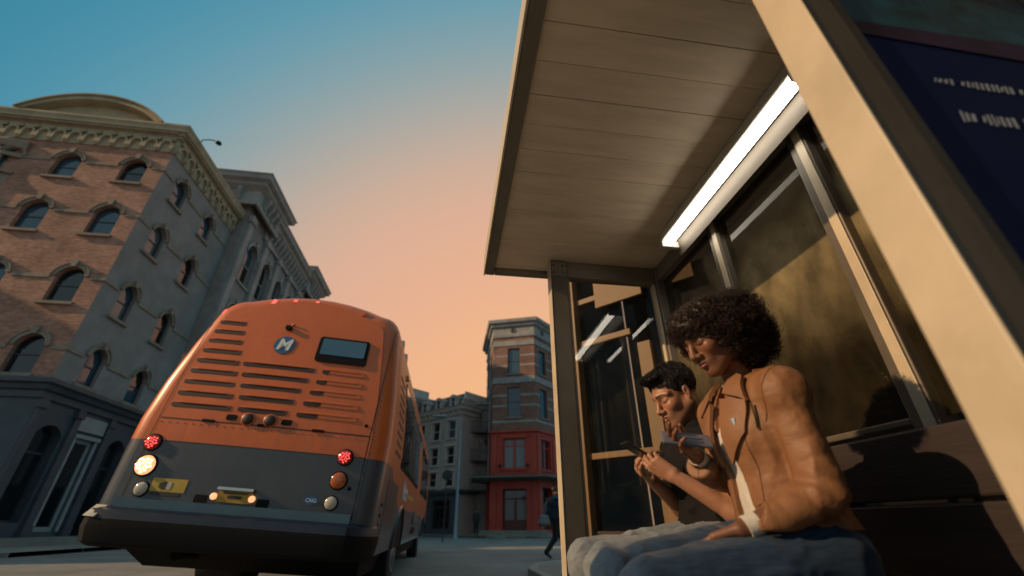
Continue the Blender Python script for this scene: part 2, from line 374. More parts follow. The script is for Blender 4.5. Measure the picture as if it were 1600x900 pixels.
mat('trim_stone', (0.33, 0.26, 0.20), 0.85, var=0.2, scale=2.0, bump=0.3, bscale=25, spec=0.25, dirt=0.45)
mat('slate_paint', (0.07, 0.08, 0.092), 0.55, var=0.25, scale=2, bump=0.1, bscale=30, dirt=0.3)
mat('shop_frame', (0.32, 0.32, 0.31), 0.6, var=0.2, scale=3)
mat('dark_void', (0.012, 0.013, 0.016), 0.5, var=0.0)
mat('window_frame', (0.05, 0.045, 0.045), 0.5, var=0.2, scale=6)
mat('grey_stone', (0.30, 0.27, 0.25), 0.9, var=0.25, scale=0.9, bump=0.35, bscale=25, spec=0.2, dirt=0.4)
mat('grey_trim', (0.38, 0.35, 0.325), 0.85, var=0.2, scale=1.5, bump=0.25, bscale=25, spec=0.25, dirt=0.4)
mat('beige_stone', (0.46, 0.385, 0.345), 0.9, var=0.16, scale=0.9, bump=0.3, bscale=25, spec=0.2, dirt=0.35)
mat('beige_trim', (0.55, 0.49, 0.44), 0.85, var=0.16, scale=1.5, spec=0.25, dirt=0.35)
mat('mansard_slate', (0.11, 0.09, 0.088), 0.7, var=0.35, scale=4, bump=0.3, bscale=30)
mat('pink_stucco', (0.42, 0.31, 0.28), 0.9, var=0.15, scale=1.2, dirt=0.3)
mat('red_paint', (0.46, 0.055, 0.03), 0.55, var=0.22, scale=1.5, bump=0.12, bscale=30, dirt=0.3)
mat('dark_red_paint', (0.12, 0.022, 0.015), 0.5, var=0.22, scale=2, dirt=0.3)
mat('stone_band', (0.33, 0.32, 0.31), 0.85, var=0.25, scale=2.0, dirt=0.5)
mat('green_metal', (0.10, 0.12, 0.10), 0.5, var=0.2, scale=3)
mat('black_iron', (0.03, 0.03, 0.033), 0.5, 0.3, var=0.2, scale=8)
mat('pole_steel', (0.26, 0.31, 0.34), 0.45, 0.5, var=0.15, scale=4)
mat('curtain', (0.30, 0.30, 0.28), 0.9, var=0.2, scale=3)
mat('wood_tan', (0.27, 0.14, 0.045), 0.5, var=0.18, scale=3, stretch=(6, 6, 0.6), bump=0.1, bscale=30)
mat('wood_brown', (0.05, 0.026, 0.016), 0.6, var=0.3, scale=3, stretch=(5, 5, 0.7), bump=0.1, bscale=30)
mat('brown_wall', (0.022, 0.014, 0.010), 0.75, var=0.25, scale=2, bump=0.15, bscale=20)
def opaque_glass(name, col, rough=0.06):
    m = mat(name, col, rough, var=0.0, spec=0.9); return m
opaque_glass('pane_blue', (0.03, 0.075, 0.11)); opaque_glass('pane_dark', (0.008, 0.011, 0.014)); opaque_glass('pane_pale', (0.10, 0.125, 0.14), 0.15)
glass_mat('shop_glass', tint=(0.5, 0.56, 0.6), refl=0.3)

# ================================================================== ground
def sheet(name, pts, z, m, label=None):
    o = MB().poly([(x, y, z) for x, y in pts]).build(name, m, recalc=False); o['kind'] = 'structure'; return o
sheet('street', [(-400, -400), (400, -400), (400, 500), (-400, 500)], 0.0, 'asphalt')
def slab(name, pts, z, m='concrete'):
    mb = MB(); n = len(pts)
    mb.poly([(x, y, z) for x, y in pts])
    for k in range(n):
        a, b = pts[k], pts[(k + 1) % n]; mb.poly([(a[0], a[1], z), (a[0], a[1], 0.0), (b[0], b[1], 0.0), (b[0], b[1], z)])
    o = mb.build(name, m); o['kind'] = 'structure'; return o
near_edge = [(-0.32, -30), (-0.32, 2.6), (-0.22, 3.4), (0.1, 4.2), (0.6, 4.9), (1.15, 5.5), (1.5, 6.2), (1.62, 7.0), (1.62, 8.6), (1.9, 9.6), (2.6, 10.4), (3.6, 10.8), (40, 10.8)]
slab('pavement', near_edge + [(40, -30)], 0.15)
def kerb(name, pts, w, z):
    P = [Vector((p[0], p[1], 0)) for p in pts]; mb = MB()
    k_o = bpy.data.objects.new(name, None); COL.objects.link(k_o); k_o['kind'] = 'structure'
    for k in range(len(P) - 1):
        d = P[k + 1] - P[k]; L = d.length; d.normalize(); nrm = Vector((-d.y, d.x, 0))
        m = max(1, round(L / 1.2)) if L < 20 else max(1, round(L / 3.0))
        for j in range(m):
            a = P[k] + d * (L * j / m + 0.006); b = P[k] + d * (L * (j + 1) / m - 0.006); dz = random.uniform(-0.003, 0.004)
            q = [a, b, b + nrm * w, a + nrm * w]
            MB().hexa([(v.x, v.y, 0.0) for v in q] + [(v.x, v.y, z + dz) for v in q]).build('kerb_block', 'kerb_stone', k_o, bevel=0.012)
    return k_o
kerb('kerb', [p for p in near_edge if p[1] > -3][:-1], 0.15, 0.158)
far_edge = [(-13.0, 45.0), (-4.0, 43.2), (-0.2, 38.6), (3.0, 34.2), (8.2, 33.0), (60, 33.0)]
slab('far_pavement', far_edge + [(60, 120), (-60, 120), (-60, 45)], 0.14)
kerb('far_kerb', far_edge[:-1], 0.18, 0.148)
left_edge = [(-60, 14.6), (-13.6, 14.6), (-12.6, 15.0), (-12.2, 16.0), (-12.2, 42.0)]
slab('side_pavement', left_edge + [(-60, 42)], 0.14)
kerb('side_kerb', left_edge[1:], 0.18, 0.148)

# ================================================================== left corner building
LX, LY = -15.5, 18.35
lb = thing('apartment_building', 'orange brick corner building with arched windows and cream bracketed cornice', 'building', (LX, LY, 0))
FL = Frame((LX, LY, 0), (-1, 0, 0), (0, -1, 0)); FR = Frame((LX, LY, 0), (0, 1, 0), (1, 0, 0))
rows = [(15.75, 16.85, 0.42), (12.55, 13.80, 0.42), (9.05, 10.30, 0.45), (5.95, 7.10, 0.48)]
colsL = [1.37, 4.40]; colsR = [1.62, 4.62]; WL, WR = 0.56, 0.50; BAY = 6.45; RLEN = 7.0; TOPZ = 18.4
opsL = [(c - WL, c + WL, r[0], r[1], r[2]) for c in colsL for r in rows]
opsR = [(c - WR, c + WR, r[0], r[1], r[2]) for c in colsR for r in rows]
w1 = MB(); facade(w1, FL, 0, 20.0, 5.6, TOPZ, opsL, 0.24); w1.build('brick_wall', 'orange_brick', lb)
w2 = MB(); facade(w2, FR, 0, RLEN, 5.6, TOPZ, opsR, 0.24); w2.build('side_wall', 'grey_stucco', lb)
MB().poly([(LX - 20, LY, TOPZ + 0.3), (LX, LY, TOPZ + 0.3), (LX, LY + 12, TOPZ + 0.3), (LX - 20, LY + 12, TOPZ + 0.3)]).build('roof', 'mansard_slate', lb)
VAR = ['pane_blue', 'pane_blue', 'pane_dark', 'pane_blue', 'pane_pale']
for o in opsL: window(FL, lb, *o, 'window_frame', VAR, depth=0.2, sill_m='trim_stone', hood_m='trim_stone', hood_w=0.16)
for o in opsR: window(FR, lb, *o, 'window_frame', VAR, depth=0.2, sill_m='trim_stone', hood_m='trim_stone', hood_w=0.15)
# string courses at the springing, split by the windows
for F, cols, W, L in ((FL, colsL, WL, BAY), (FR, colsR, WR, RLEN)):
    for r in rows:
        edges = [0.0 - (0.06 if F is FL else 0.0)] + [e for c in cols for e in (c - W - 0.22, c + W + 0.22)] + [L]
        for k in range(0, len(edges), 2):
            sb = MB(); sb.fbox(F, edges[k], edges[k + 1], r[1] - 0.14, r[1] - 0.04, 0.003, 0.05); sb.fbox(F, edges[k], edges[k + 1], r[1] - 0.045, r[1] + 0.03, 0.003, 0.03)
            sb.build('string_course', 'trim_stone', lb)
# cornice round both faces
path = [(LX - 20, LY), (LX, LY), (LX, LY + RLEN)]
cb = MB(); cornice(cb, path, [(0.0, 18.9), (0.16, 18.9), (0.16, 19.02), (0.26, 19.05), (0.28, 19.16), (0.42, 19.2), (0.46, 19.42), (0.5, 19.5), (0.5, 19.62), (0.0, 19.75)]); cb.build('cornice', 'sand_stone', lb)
fb = MB(); cornice(fb, path, [(0.0, 17.98), (0.05, 17.98), (0.05, 18.9), (0.0, 18.9)]); fb.build('frieze', 'sand_stone', lb)
# arcaded corbel table: each little arch with its drop is a piece
def corbel_mesh():
    F0 = Frame((0, 0, 0), (1, 0, 0), (0, -1, 0)); mb = MB(); w = 0.31
    o = arch_pts(-w, w, 18.42, 0.30, 8); i = arch_pts(-w + 0.1, w - 0.1, 18.42, 0.2, 8); mb.strip(F0, o, i, 0.05, 0.2)
    for s_ in (-1, 1): mb.fbox(F0, s_ * w - 0.09, s_ * w + 0.09, 18.12, 18.42, 0.05, 0.19); mb.fprism(F0, [(s_ * w - 0.07, 18.12), (s_ * w, 17.98), (s_ * w + 0.07, 18.12)], 0.05, 0.15)
    mb.fbox(F0, -w - 0.02, w + 0.02, 18.72, 18.9, 0.05, 0.17)
    me_o = mb.build('corbel', 'sand_stone'); me = me_o.data; bpy.data.objects.remove(me_o); return me
cm = corbel_mesh(); n_c = 0
def place(me, name, parent, x, y, rz):
    o = bpy.data.objects.new(name, me); COL.objects.link(o); o.parent = parent; L = root_loc(parent); o.location = (x - L.x, y - L.y, -L.z); o.rotation_euler = (0, 0, rz); return o
for k in range(14): place(cm, 'corbel', lb, LX - 0.42 - k * 0.72, LY, 0)
for k in range(9): place(cm, 'corbel', lb, LX, LY + 0.42 + k * 0.76, R(90))
dt = MB()
for k in range(72): dt.fbox(FL, 0.02 + k * 0.14, 0.10 + k * 0.14, 19.05, 19.15, 0.2, 0.38)
for k in range(48): dt.fbox(FR, 0.05 + k * 0.145, 0.13 + k * 0.145, 19.05, 19.15, 0.2, 0.38)
dt = dt.build('dentils', 'sand_stone', lb); dt['kind'] = 'stuff'
# segmental pediment on the parapet
pd = MB(); o_ = arch_pts(0.95, 7.9, 19.72, 1.42, 22); i_ = arch_pts(1.25, 7.6, 19.72, 1.14, 22); pd.strip(FL, o_, i_, -0.5, 0.46)
o2 = arch_pts(0.85, 8.0, 19.72, 1.52, 22); pd.strip(FL, o2, o_, -0.5, 0.56); pd.build('pediment_arch', 'sand_stone', lb)
MB().fprism(FL, i_, -0.45, 0.02).build('pediment_panel', 'sand_stone', lb)
# oriel bay at the far left
bay_path = [(LX - BAY, LY), (LX - BAY - 0.7, LY - 0.22), (LX - BAY - 3.2, LY - 0.22), (LX - BAY - 3.9, LY)]
for k in range(3):
    a, b = Vector((*bay_path[k], 0)), Vector((*bay_path[k + 1], 0)); u = (b - a); L = u.length; u.normalize(); nn = Vector((-u.y, u.x, 0))
    if nn.y > 0.2 or (k == 0 and nn.x < 0): nn = -nn
    FB = Frame(a, u, nn); hw = 0.33 if L < 1.5 else 0.5
    ops = [(c - hw, c + hw, r[0], r[1], r[2] * 0.8) for r in rows for c in ([L / 2] if L < 1.5 else [L * 0.28, L * 0.72])]
    wb = MB(); facade(wb, FB, 0, L, 5.6, 17.4, ops, 0.2); wb.build('bay_wall', 'trim_stone', lb)
    for o in ops: window(FB, lb, *o, 'window_frame', 'pane_blue', depth=0.16, sill_m='trim_stone', hood_m='trim_stone', hood_w=0.1, key=False)
bb = MB(); cornice(bb, [bay_path[3], bay_path[2], bay_path[1], bay_path[0]], [(0.0, 17.2), (0.12, 17.2), (0.22, 17.5), (0.22, 17.62), (0.0, 17.7)])
bb.build('bay_cornice', 'trim_stone', lb)
for r in rows:
    bb = MB(); cornice(bb, [bay_path[3], bay_path[2], bay_path[1], bay_path[0]], [(0.002, r[1] - 0.2), (0.07, r[1] - 0.2), (0.07, r[1] + 0.02), (0.002, r[1] + 0.02)]); bb.build('string_course', 'trim_stone', lb)
# shop front below
sc_ = MB(); cornice(sc_, path, [(0.0, 5.05), (0.1, 5.05), (0.1, 5.3), (0.22, 5.34), (0.28, 5.5), (0.42, 5.56), (0.42, 5.72), (0.0, 5.85)]); sc_.build('shop_cornice', 'slate_paint', lb)
opsG = [(0.55, 1.75, 0.9, 3.9, 0.35), (2.45, 3.55, 0.6, 4.0, 0.0), (4.45, 5.6, 0.25, 3.9, 0.4)]
g1 = MB(); facade(g1, FR, 0, RLEN, 0, 5.6, opsG, 0.35); g1.build('shop_wall', 'slate_paint', lb)
opsG2 = [(1.0, 3.0, 0.9, 4.1, 0.0), (3.9, 5.9, 0.9, 4.1, 0.0)]
g2 = MB(); facade(g2, FL, 0, 20, 0, 5.6, opsG2, 0.35); g2.build('shop_wall', 'slate_paint', lb)
for o in opsG[::2]: window(FR, lb, *o, 'window_frame', 'pane_dark', depth=0.3, rail=0.7, fw=0.08)
window(FR, lb, *opsG[1], 'shop_frame', 'pane_dark', depth=0.12, rail=0.0, fw=0.16, surround_m='shop_frame', hood_w=0.12)
for o in opsG2: window(FL, lb, *o, 'window_frame', 'pane_dark', depth=0.3, rail=0.72, fw=0.1)
for a in (0.15, 2.05, 4.0, 6.1):
    pl = MB(); pl.fbox(FR, a - 0.14, a + 0.16, 0, 5.04, 0.003, 0.12); pl.fbox(FR, a - 0.2, a + 0.22, 0, 0.8, 0.003, 0.18); pl.fbox(FR, a - 0.2, a + 0.22, 4.7, 4.95, 0.003, 0.18)
    pl.build('pilaster', 'slate_paint', lb)
MB().fbox(FR, 2.25, 3.75, 4.28, 4.85, 0.003, 0.09).build('shop_sign', 'shop_frame', lb)
MB().fbox(FR, -0.4, RLEN, 0.13, 0.42, 0.0, 0.5).build('plinth', 'concrete', lb)
# little lamp arm on the roof corner
la = thing('roof_lamp', 'small gooseneck lamp on the cream cornice of the corner building', 'lamp', (LX + 0.3, LY + 0.8, 19.6))
MB().tube([(LX + 0.3, LY + 0.8, 19.6), (LX + 0.45, LY + 0.8, 19.95), (LX + 0.8, LY + 0.8, 20.0), (LX + 1.25, LY + 0.8, 19.95)], 0.03, 6).build('arm', 'black_iron', la)
MB().lathe((LX + 1.3, LY + 0.8, 19.78), (0, 0, 1), [(0.16, 0), (0.17, 0.05), (0.08, 0.16), (0.03, 0.2)], 12).build('lamp_shade', 'black_iron', la, smooth=True)

# ================================================================== grey stone building behind it
GX = -14.9; gb = thing('stone_building', 'grey stone building with heavy stepped cornice behind the brick corner building', 'building', (GX, 25.5, 0))
FG = Frame((GX, 25.4, 0), (0, 1, 0), (1, 0, 0)); GL = 15.0
ops = []
for c in (2.2, 4.7, 7.3, 9.9, 12.6):
    for z0, zs, rs in ((15.2, 17.6, 0.75), (10.6, 13.0, 0.7), (6.6, 8.8, 0.0), (1.0, 4.2, 0.6)): ops.append((c - 0.75, c + 0.75, z0, zs, rs))
gw = MB(); facade(gw, FG, 0, GL, 0, 21.0, ops, 0.35); gw.build('wall', 'grey_stone', gb)
FG0 = Frame((GX, 25.4, 0), (-1, 0, 0), (0, -1, 0)); gw = MB(); facade(gw, FG0, 0, 12, 0, 21.0, [], 0.3); gw.build('end_wall', 'grey_stone', gb)
for o in ops: window(FG, gb, *o, 'grey_trim', VAR, depth=0.3, fw=0.09, sill_m='grey_trim', hood_m='grey_trim' if o[4] else None, hood_w=0.22, surround_m=None if o[4] else 'grey_trim')
for c in (0.55, 3.45, 6.0, 8.6, 11.25, 14.4):
    pb = MB(); pb.fbox(FG, c - 0.28, c + 0.28, 5.4, 19.22, 0.003, 0.22); pb.fbox(FG, c - 0.38, c + 0.38, 19.2, 19.7, 0.003, 0.32); pb.build('pilaster', 'grey_trim', gb)
def gcor(name, x0, x1, dz, ex):
    c = MB(); pth = [(GX - 12 if x0 == 0 else GX, 25.4 + x0), (GX, 25.4 + x0), (GX, 25.4 + x1), (GX - 2.0, 25.4 + x1)]
    if x0 > 0: pth[0] = (GX - 2.0, 25.4 + x0)
    cornice(c, pth, [(0.002 + ex, 19.75 + dz), (0.18 + ex, 19.75 + dz), (0.2 + ex, 20.1 + dz), (0.14 + ex, 20.15 + dz), (0.14 + ex, 20.9 + dz), (0.5 + ex, 21.2 + dz), (0.55 + ex, 21.4 + dz), (0.8 + ex, 21.55 + dz), (0.85 + ex, 21.8 + dz), (0.95 + ex, 21.95 + dz), (-0.6, 22.15 + dz)])
    return c.build(name, 'grey_trim', gb)
gcor('cornice', 0.0, 2.9, 0.35, 0.45); gcor('cornice', 2.9, 12.2, -0.25, 0.0); gcor('cornice', 12.2, 15.0, 0.3, 0.45)
kb = MB(); FK = Frame((0, 0, 0), (1, 0, 0), (0, -1, 0))
kb.fprism(Frame((0, 0, 0), (0, -1, 0), (1, 0, 0)), [(0.1, 20.0), (0.3, 20.05), (0.55, 20.7), (0.55, 20.95), (0.1, 20.95)], -0.11, 0.11); ko = kb.build('bracket', 'grey_trim'); km = ko.data; bpy.data.objects.remove(ko)
for k in range(14): 
    o = place(km, 'bracket', gb, GX, 25.4 + 3.4 + k * 0.66, R(90)); o.location.z += -0.25
for k in range(4):
    o = place(km, 'bracket', gb, GX + 0.45, 25.4 + 0.4 + k * 0.7, R(90)); o.location.z += 0.35
for k in range(4):
    o = place(km, 'bracket', gb, GX + 0.45, 25.4 + 12.6 + k * 0.7, R(90)); o.location.z += 0.3
for k in range(6):
    o = place(km, 'bracket', gb, GX - 0.6 - k * 0.8, 25.4 - 0.45, 0); o.location.z += 0.35

# ================================================================== beige mansard building across the street
BC = Vector((0.95, 40.0, 0)); BU = Vector((-0.69, 0.72, 0)).normalized(); BN = Vector((-0.72, -0.69, 0)).normalized()
bg = thing('mansard_building', 'beige stone building with dark mansard roof and three dormer windows', 'building', tuple(BC))
FB = Frame(BC, BU, BN); BL = 7.2; ZC = 10.1
colsB = [1.25, 3.35, 5.45]; opsB = [(c - 0.52, c + 0.52, z0, z1, 0.0) for c in colsB for z0, z1 in ((7.75, 9.35), (5.55, 7.05), (3.75, 4.95))]
shopB = [(0.9, 3.2, 0.5, 2.7, 0.0), (3.8, 6.6, 0.5, 2.7, 0.0)]
wb = MB(); facade(wb, FB, 0, BL, 3.3, ZC, opsB, 0.22); wb.build('wall', 'beige_stone', bg)
wb = MB(); facade(wb, FB, 0, BL, 0, 3.3, shopB, 0.4); wb.build('shop_wall', 'slate_paint', bg)
FBs = Frame(BC, -BN, -BU); wb = MB(); facade(wb, FBs, 0, 9, 0, ZC + 1.2, [], 0.2); wb.build('end_wall', 'beige_stone', bg)
for k, o in enumerate(opsB): window(FB, bg, *o, 'beige_trim', 'pane_blue' if k == 0 else 'pane_dark', depth=0.18, fw=0.07, sill_m='beige_trim', surround_m='beige_trim', hood_w=0.16)
for o in shopB: window(FB, bg, *o, 'window_frame', 'pane_dark', depth=0.3, fw=0.1, rail=0.75, muntin=(3, 1))
cB = MB(); pth = [tuple((BC + BU * BL).xy), tuple(BC.xy), tuple((BC - BN * 2.2).xy)]
cornice(cB, pth, [(0.0, 9.75), (0.1, 9.75), (0.12, 10.05), (0.36, 10.2), (0.42, 10.45), (0.52, 10.55), (0.0, 10.7)]); cB.build('cornice', 'beige_trim', bg)
cB = MB(); cornice(cB, pth, [(0.0, 3.1), (0.2, 3.15), (0.3, 3.4), (0.0, 3.5)]); cB.build('shop_cornice', 'slate_paint', bg)
kb = MB(); kb.fprism(Frame((0, 0, 0), (0, -1, 0), (1, 0, 0)), [(0.0, 9.75), (0.16, 9.8), (0.34, 10.18), (0.0, 10.18)], -0.08, 0.08); ko = kb.build('bracket', 'beige_trim'); km2 = ko.data; bpy.data.objects.remove(ko)
ang = math.atan2(-BN.x, BN.y) + math.pi
for k in range(11):
    p = BC + BU * (0.3 + k * 0.66) ; place(km2, 'bracket', bg, p.x, p.y, ang)
mr = MB(); a0, a1 = 0.55, BL
mr.hexa((FB(a0, 10.6, -0.15), FB(a1, 10.6, -0.15), FB(a1, 10.6, -7), FB(a0, 10.6, -7), FB(a0 + 0.12, 12.0, -0.95), FB(a1, 12.0, -0.95), FB(a1, 12.0, -7), FB(a0 + 0.12, 12.0, -7))); mr.build('mansard_roof', 'mansard_slate', bg)
MB().hexa((FB(0.1, 10.6, -0.2), FB(0.54, 10.6, -0.2), FB(0.54, 10.6, -8), FB(0.1, 10.6, -8), FB(0.1, 11.3, -0.6), FB(0.54, 12.15, -0.8), FB(0.54, 12.15, -8), FB(0.1, 11.6, -8))).build('gable_wall', 'beige_trim', bg)
for c in (1.35, 3.35, 5.35):
    d = MB(); d.fbox(FB, c - 0.42, c - 0.24, 10.7, 11.45, -0.9, 0.02); d.fbox(FB, c + 0.24, c + 0.42, 10.7, 11.45, -0.9, 0.02); d.fbox(FB, c - 0.42, c + 0.42, 10.58, 10.7, -0.9, 0.04)
    d.fprism(FB, [(c - 0.5, 11.45), (c + 0.5, 11.45), (c + 0.36, 11.68), (c, 11.8), (c - 0.36, 11.68)], -1.0, 0.08); dm = d.build('dormer', 'beige_trim', bg)
    MB().poly([FB(c - 0.24, 10.7, -0.08), FB(c + 0.24, 10.7, -0.08), FB(c + 0.24, 11.45, -0.08), FB(c - 0.24, 11.45, -0.08)]).build('pane', 'pane_blue', dm)
    MB().fbox(FB, c - 0.24, c + 0.24, 11.05, 11.1, -0.1, -0.05).build('glazing_bar', 'beige_trim', dm)
# pinkish house further left, mostly behind the bus
ph = thing('pink_house', 'pinkish stucco house with stepped parapet left of the mansard building', 'building', (-4.2, 45.0, 0))
FP = Frame(BC + BU * 7.25 + BN * 0.3, BU, BN)
opsP = [(c - 0.5, c + 0.5, z0, z1, 0.0) for c in (1.0, 3.2, 5.4) for z0, z1 in ((10.2, 11.4), (7.6, 9.2), (5.0, 6.6))]
wb = MB(); facade(wb, FP, 0, 8, 0, 12.4, opsP, 0.2); wb.build('wall', 'pink_stucco', ph)
for o in opsP: window(FP, ph, *o, 'beige_trim', 'pane_dark', depth=0.16, fw=0.07, sill_m='beige_trim', surround_m='beige_trim', hood_w=0.12)
pp = [tuple((FP.O + FP.u * 8).xy), tuple(FP.O.xy), tuple((FP.O - BN * 6).xy)]
c_ = MB(); cornice(c_, pp, [(0.0, 12.0), (0.15, 12.05), (0.4, 12.4), (0.4, 12.6), (-0.4, 12.9)]); c_.build('cornice', 'beige_trim', ph)
MB().fbox(FP, 0.2, 2.2, 12.6, 13.5, -2.5, 0.2).build('parapet_block', 'beige_trim', ph)
FPs = Frame(FP.O, -BN, -BU); wb = MB(); facade(wb, FPs, 0, 8, 0, 12.4, [], 0.2); wb.build('end_wall', 'pink_stucco', ph)

# ================================================================== narrow dark house with fire escape
nh = thing('narrow_house', 'narrow dark stone house with iron balconies between mansard and red building', 'building', (2.4, 42.0, 0))
FN = Frame((1.35, 41.6, 0), (1, 0, 0), (0, -1, 0))
opsN = [(1.15 - 0.36, 1.15 + 0.36, z0, z1, 0.3) for z0, z1 in ((8.6, 9.9), (6.1, 7.4), (3.7, 4.9))] + [(0.5, 1.3, 0.3, 2.6, 0.3)]
wb = MB(); facade(wb, FN, 0, 2.4, 0, 11.3, opsN, 0.22); wb.build('wall', 'grey_stone', nh)
for o in opsN: window(FN, nh, *o, 'window_frame', 'pane_dark', depth=0.18, sill_m='grey_trim', hood_m='grey_trim', hood_w=0.1, key=False)
cN = MB(); cornice(cN, [(1.35, 41.6), (3.75, 41.6)], [(0, 10.6), (0.15, 10.6), (0.2, 10.85), (0.45, 11.0), (0.45, 11.25), (-0.1, 11.4)]); cN.build('cornice', 'grey_trim', nh)
for z in (8.35, 5.85, 3.4):
    b = MB(); b.fbox(FN, 0.25, 2.2, z - 0.06, z, 0.0, 0.8)
    for t in (0.0, 0.9): b.fbox(FN, 0.25, 2.2, z + 0.95 - t, z + 0.98 - t, 0.76, 0.8)
    for k in range(14): b.fbox(FN, 0.27 + k * 0.146, 0.29 + k * 0.146, z, z + 0.95, 0.77, 0.79)
    b.fbox(FN, 0.25, 0.28, z + 0.95, z + 0.98, 0, 0.8); b.fbox(FN, 2.17, 2.2, z + 0.95, z + 0.98, 0, 0.8)
    b.build('balcony', 'black_iron', nh)

# ================================================================== red and brick corner building
RP0 = Vector((3.45, 36.95, 0)); RP1 = Vector((7.0, 35.66, 0)); RU = (RP1 - RP0).normalized(); RN = Vector((RU.y, -RU.x, 0)); RW = (RP1 - RP0).length
rb = thing('red_building', 'tall brown brick corner building with bright red painted lower floors', 'building', tuple(RP0))
RV = Vector((0.70, 0.71, 0)).normalized(); RVN = Vector((RV.y, -RV.x, 0))
FC = Frame(RP0, RU, RN); FD = Frame(RP1, RV, RVN); FE = Frame(RP0, (0, 1, 0), (-1, 0, 0))
RTOP = 16.2
c0 = RW * 0.50
opC = [(c0 - 0.56, c0 + 0.56, 12.6, 15.0, 0.0), (c0 - 0.58, c0 + 0.58, 8.8, 11.4, 0.0)]
opD = [(c - 0.55, c + 0.55, z0, z1, 0.0) for c in (1.3, 4.3, 7.3) for z0, z1 in ((12.6, 14.9), (8.8, 11.3))]
opE = [(c - 0.5, c + 0.5, z0, z1, 0.0) for c in (1.6, 4.2) for z0, z1 in ((12.6, 14.9), (8.8, 11.3))]
for F, L, op in ((FC, RW, opC), (FD, 10, opD), (FE, 7, opE)):
    wb = MB(); facade(wb, F, 0, L, 7.6, RTOP, op, 0.22); wb.build('brick_wall', 'brown_brick', rb)
    for o in op: window(F, rb, *o, 'window_frame', 'pane_blue' if F is not FE else 'pane_dark', depth=0.17, fw=0.06, sill_m='brown_brick', muntin=(3, 2) if not (F is FC and o[2] > 12) else (1, 1))
    for z, h, out in ((15.25, 0.5, 0.07), (11.75, 0.55, 0.07), (14.2, 0.16, 0.02), (13.3, 0.16, 0.02), (12.15, 0.16, 0.03), (10.6, 0.16, 0.02), (9.7, 0.16, 0.02), (8.35, 0.2, 0.03)):
        segs = [0.0] + [e for o in sorted(op) if o[2] < z + h and o[3] > z for e in (o[0] - 0.01, o[1] + 0.01)] + [L]
        for k in range(0, len(segs), 2): MB().fbox(F, segs[k], segs[k + 1], z, z + h, 0.003, out).build('stone_band', 'stone_band', rb)
rpath = [tuple((RP0 + Vector((0, 7, 0))).xy), tuple(RP0.xy), tuple(RP1.xy), tuple((RP1 + RV * 10).xy)]
c_ = MB(); cornice(c_, rpath, [(0.0, 16.1), (0.1, 16.1), (0.14, 16.35), (0.08, 16.4), (0.08, 17.05), (0.3, 17.15), (0.34, 17.35), (0.55, 17.45), (0.6, 17.75), (-0.1, 17.95)]); c_.build('cornice', 'stone_band', rb)
for F, cs in ((FC, [RW / 2]), (FD, [1.3, 4.3, 7.3])):
    for c in cs:
        MB().lathe(F(c, 16.72, 0.08), F.n, [(0.0, 0.03), (0.17, 0.03), (0.2, 0.05), (0.24, 0.05), (0.26, 0.0)], 20).build('round_vent', 'window_frame', rb, smooth=True)
# red floors
rwC = [(c0 - 0.93, c0 + 0.93, 4.75, 7.1, 0.0)]; rwD = [(c - 0.75, c + 0.75, 4.7, 7.0, 0.0) for c in (1.25, 3.9, 6.5)]; rwE = [(1.2, 2.6, 4.7, 7.0, 0.0)]
drC = [(c0 - 0.95, c0 + 0.95, 0.4, 3.3, 0.0)]; drD = [(c - 0.8, c + 0.8, 0.5, 3.4, 0.0) for c in (1.25, 3.9, 6.5)]
for F, L, up, lo in ((FC, RW, rwC, drC), (FD, 10, rwD, drD), (FE, 7, rwE, [])):
    wb = MB(); facade(wb, F, 0, L, 3.9, 7.6, up, 0.25); wb.build('red_wall', 'red_paint', rb)
    wb = MB(); facade(wb, F, 0, L, 0.0, 3.9, lo, 0.5); wb.build('red_shopfront', 'red_paint', rb)
    for o in up:
        w = window(F, rb, *o, 'red_paint', 'pane_pale' if F is FC else 'pane_dark', depth=0.2, fw=0.11, rail=0.74, muntin=(2, 1), sill_m='red_paint', surround_m='red_paint', hood_w=0.16)
        MB().fbox(F, (o[0] + o[1]) / 2 - 0.09, (o[0] + o[1]) / 2 + 0.09, o[2] + 0.1, o[3] - 0.1, -0.24, -0.13).build('mullion', 'red_paint', w)
    for a in [0.22] + ([L - 0.22] if L < 5 else [2.6, 5.2, 7.8]):
        MB().fbox(F, a - 0.2, a + 0.2, 4.15, 7.3, 0.003, 0.09).build('pilaster', 'red_paint', rb); MB().fbox(F, a - 0.24, a + 0.24, 0.14, 3.7, 0.003, 0.1).build('pilaster', 'red_paint', rb)
for o in drC + drD:
    F = FC if o in drC else FD
    w = window(F, rb, *o, 'dark_red_paint', 'pane_dark', depth=0.42, fw=0.13, rail=0.76, muntin=(2, 1), name='shop_door')
    MB().fbox(F, (o[0] + o[1]) / 2 - 0.1, (o[0] + o[1]) / 2 + 0.1, o[2] + 0.05, o[2] + 2.1, -0.46, -0.36).build('door_stile', 'dark_red_paint', w)
    MB().fbox(F, o[0] + 0.12, o[1] - 0.12, o[2] + 0.02, o[2] + 0.75, -0.47, -0.37).build('door_panel', 'dark_red_paint', w)
c_ = MB(); cornice(c_, rpath, [(0.0, 7.25), (0.1, 7.25), (0.12, 7.45), (0.28, 7.55), (0.28, 7.68), (0.0, 7.75)]); c_.build('red_cornice', 'red_paint', rb)
c_ = MB(); cornice(c_, rpath, [(0.0, 4.22), (0.12, 4.22), (0.14, 4.42), (0.0, 4.46)]); c_.build('red_cornice', 'red_paint', rb)
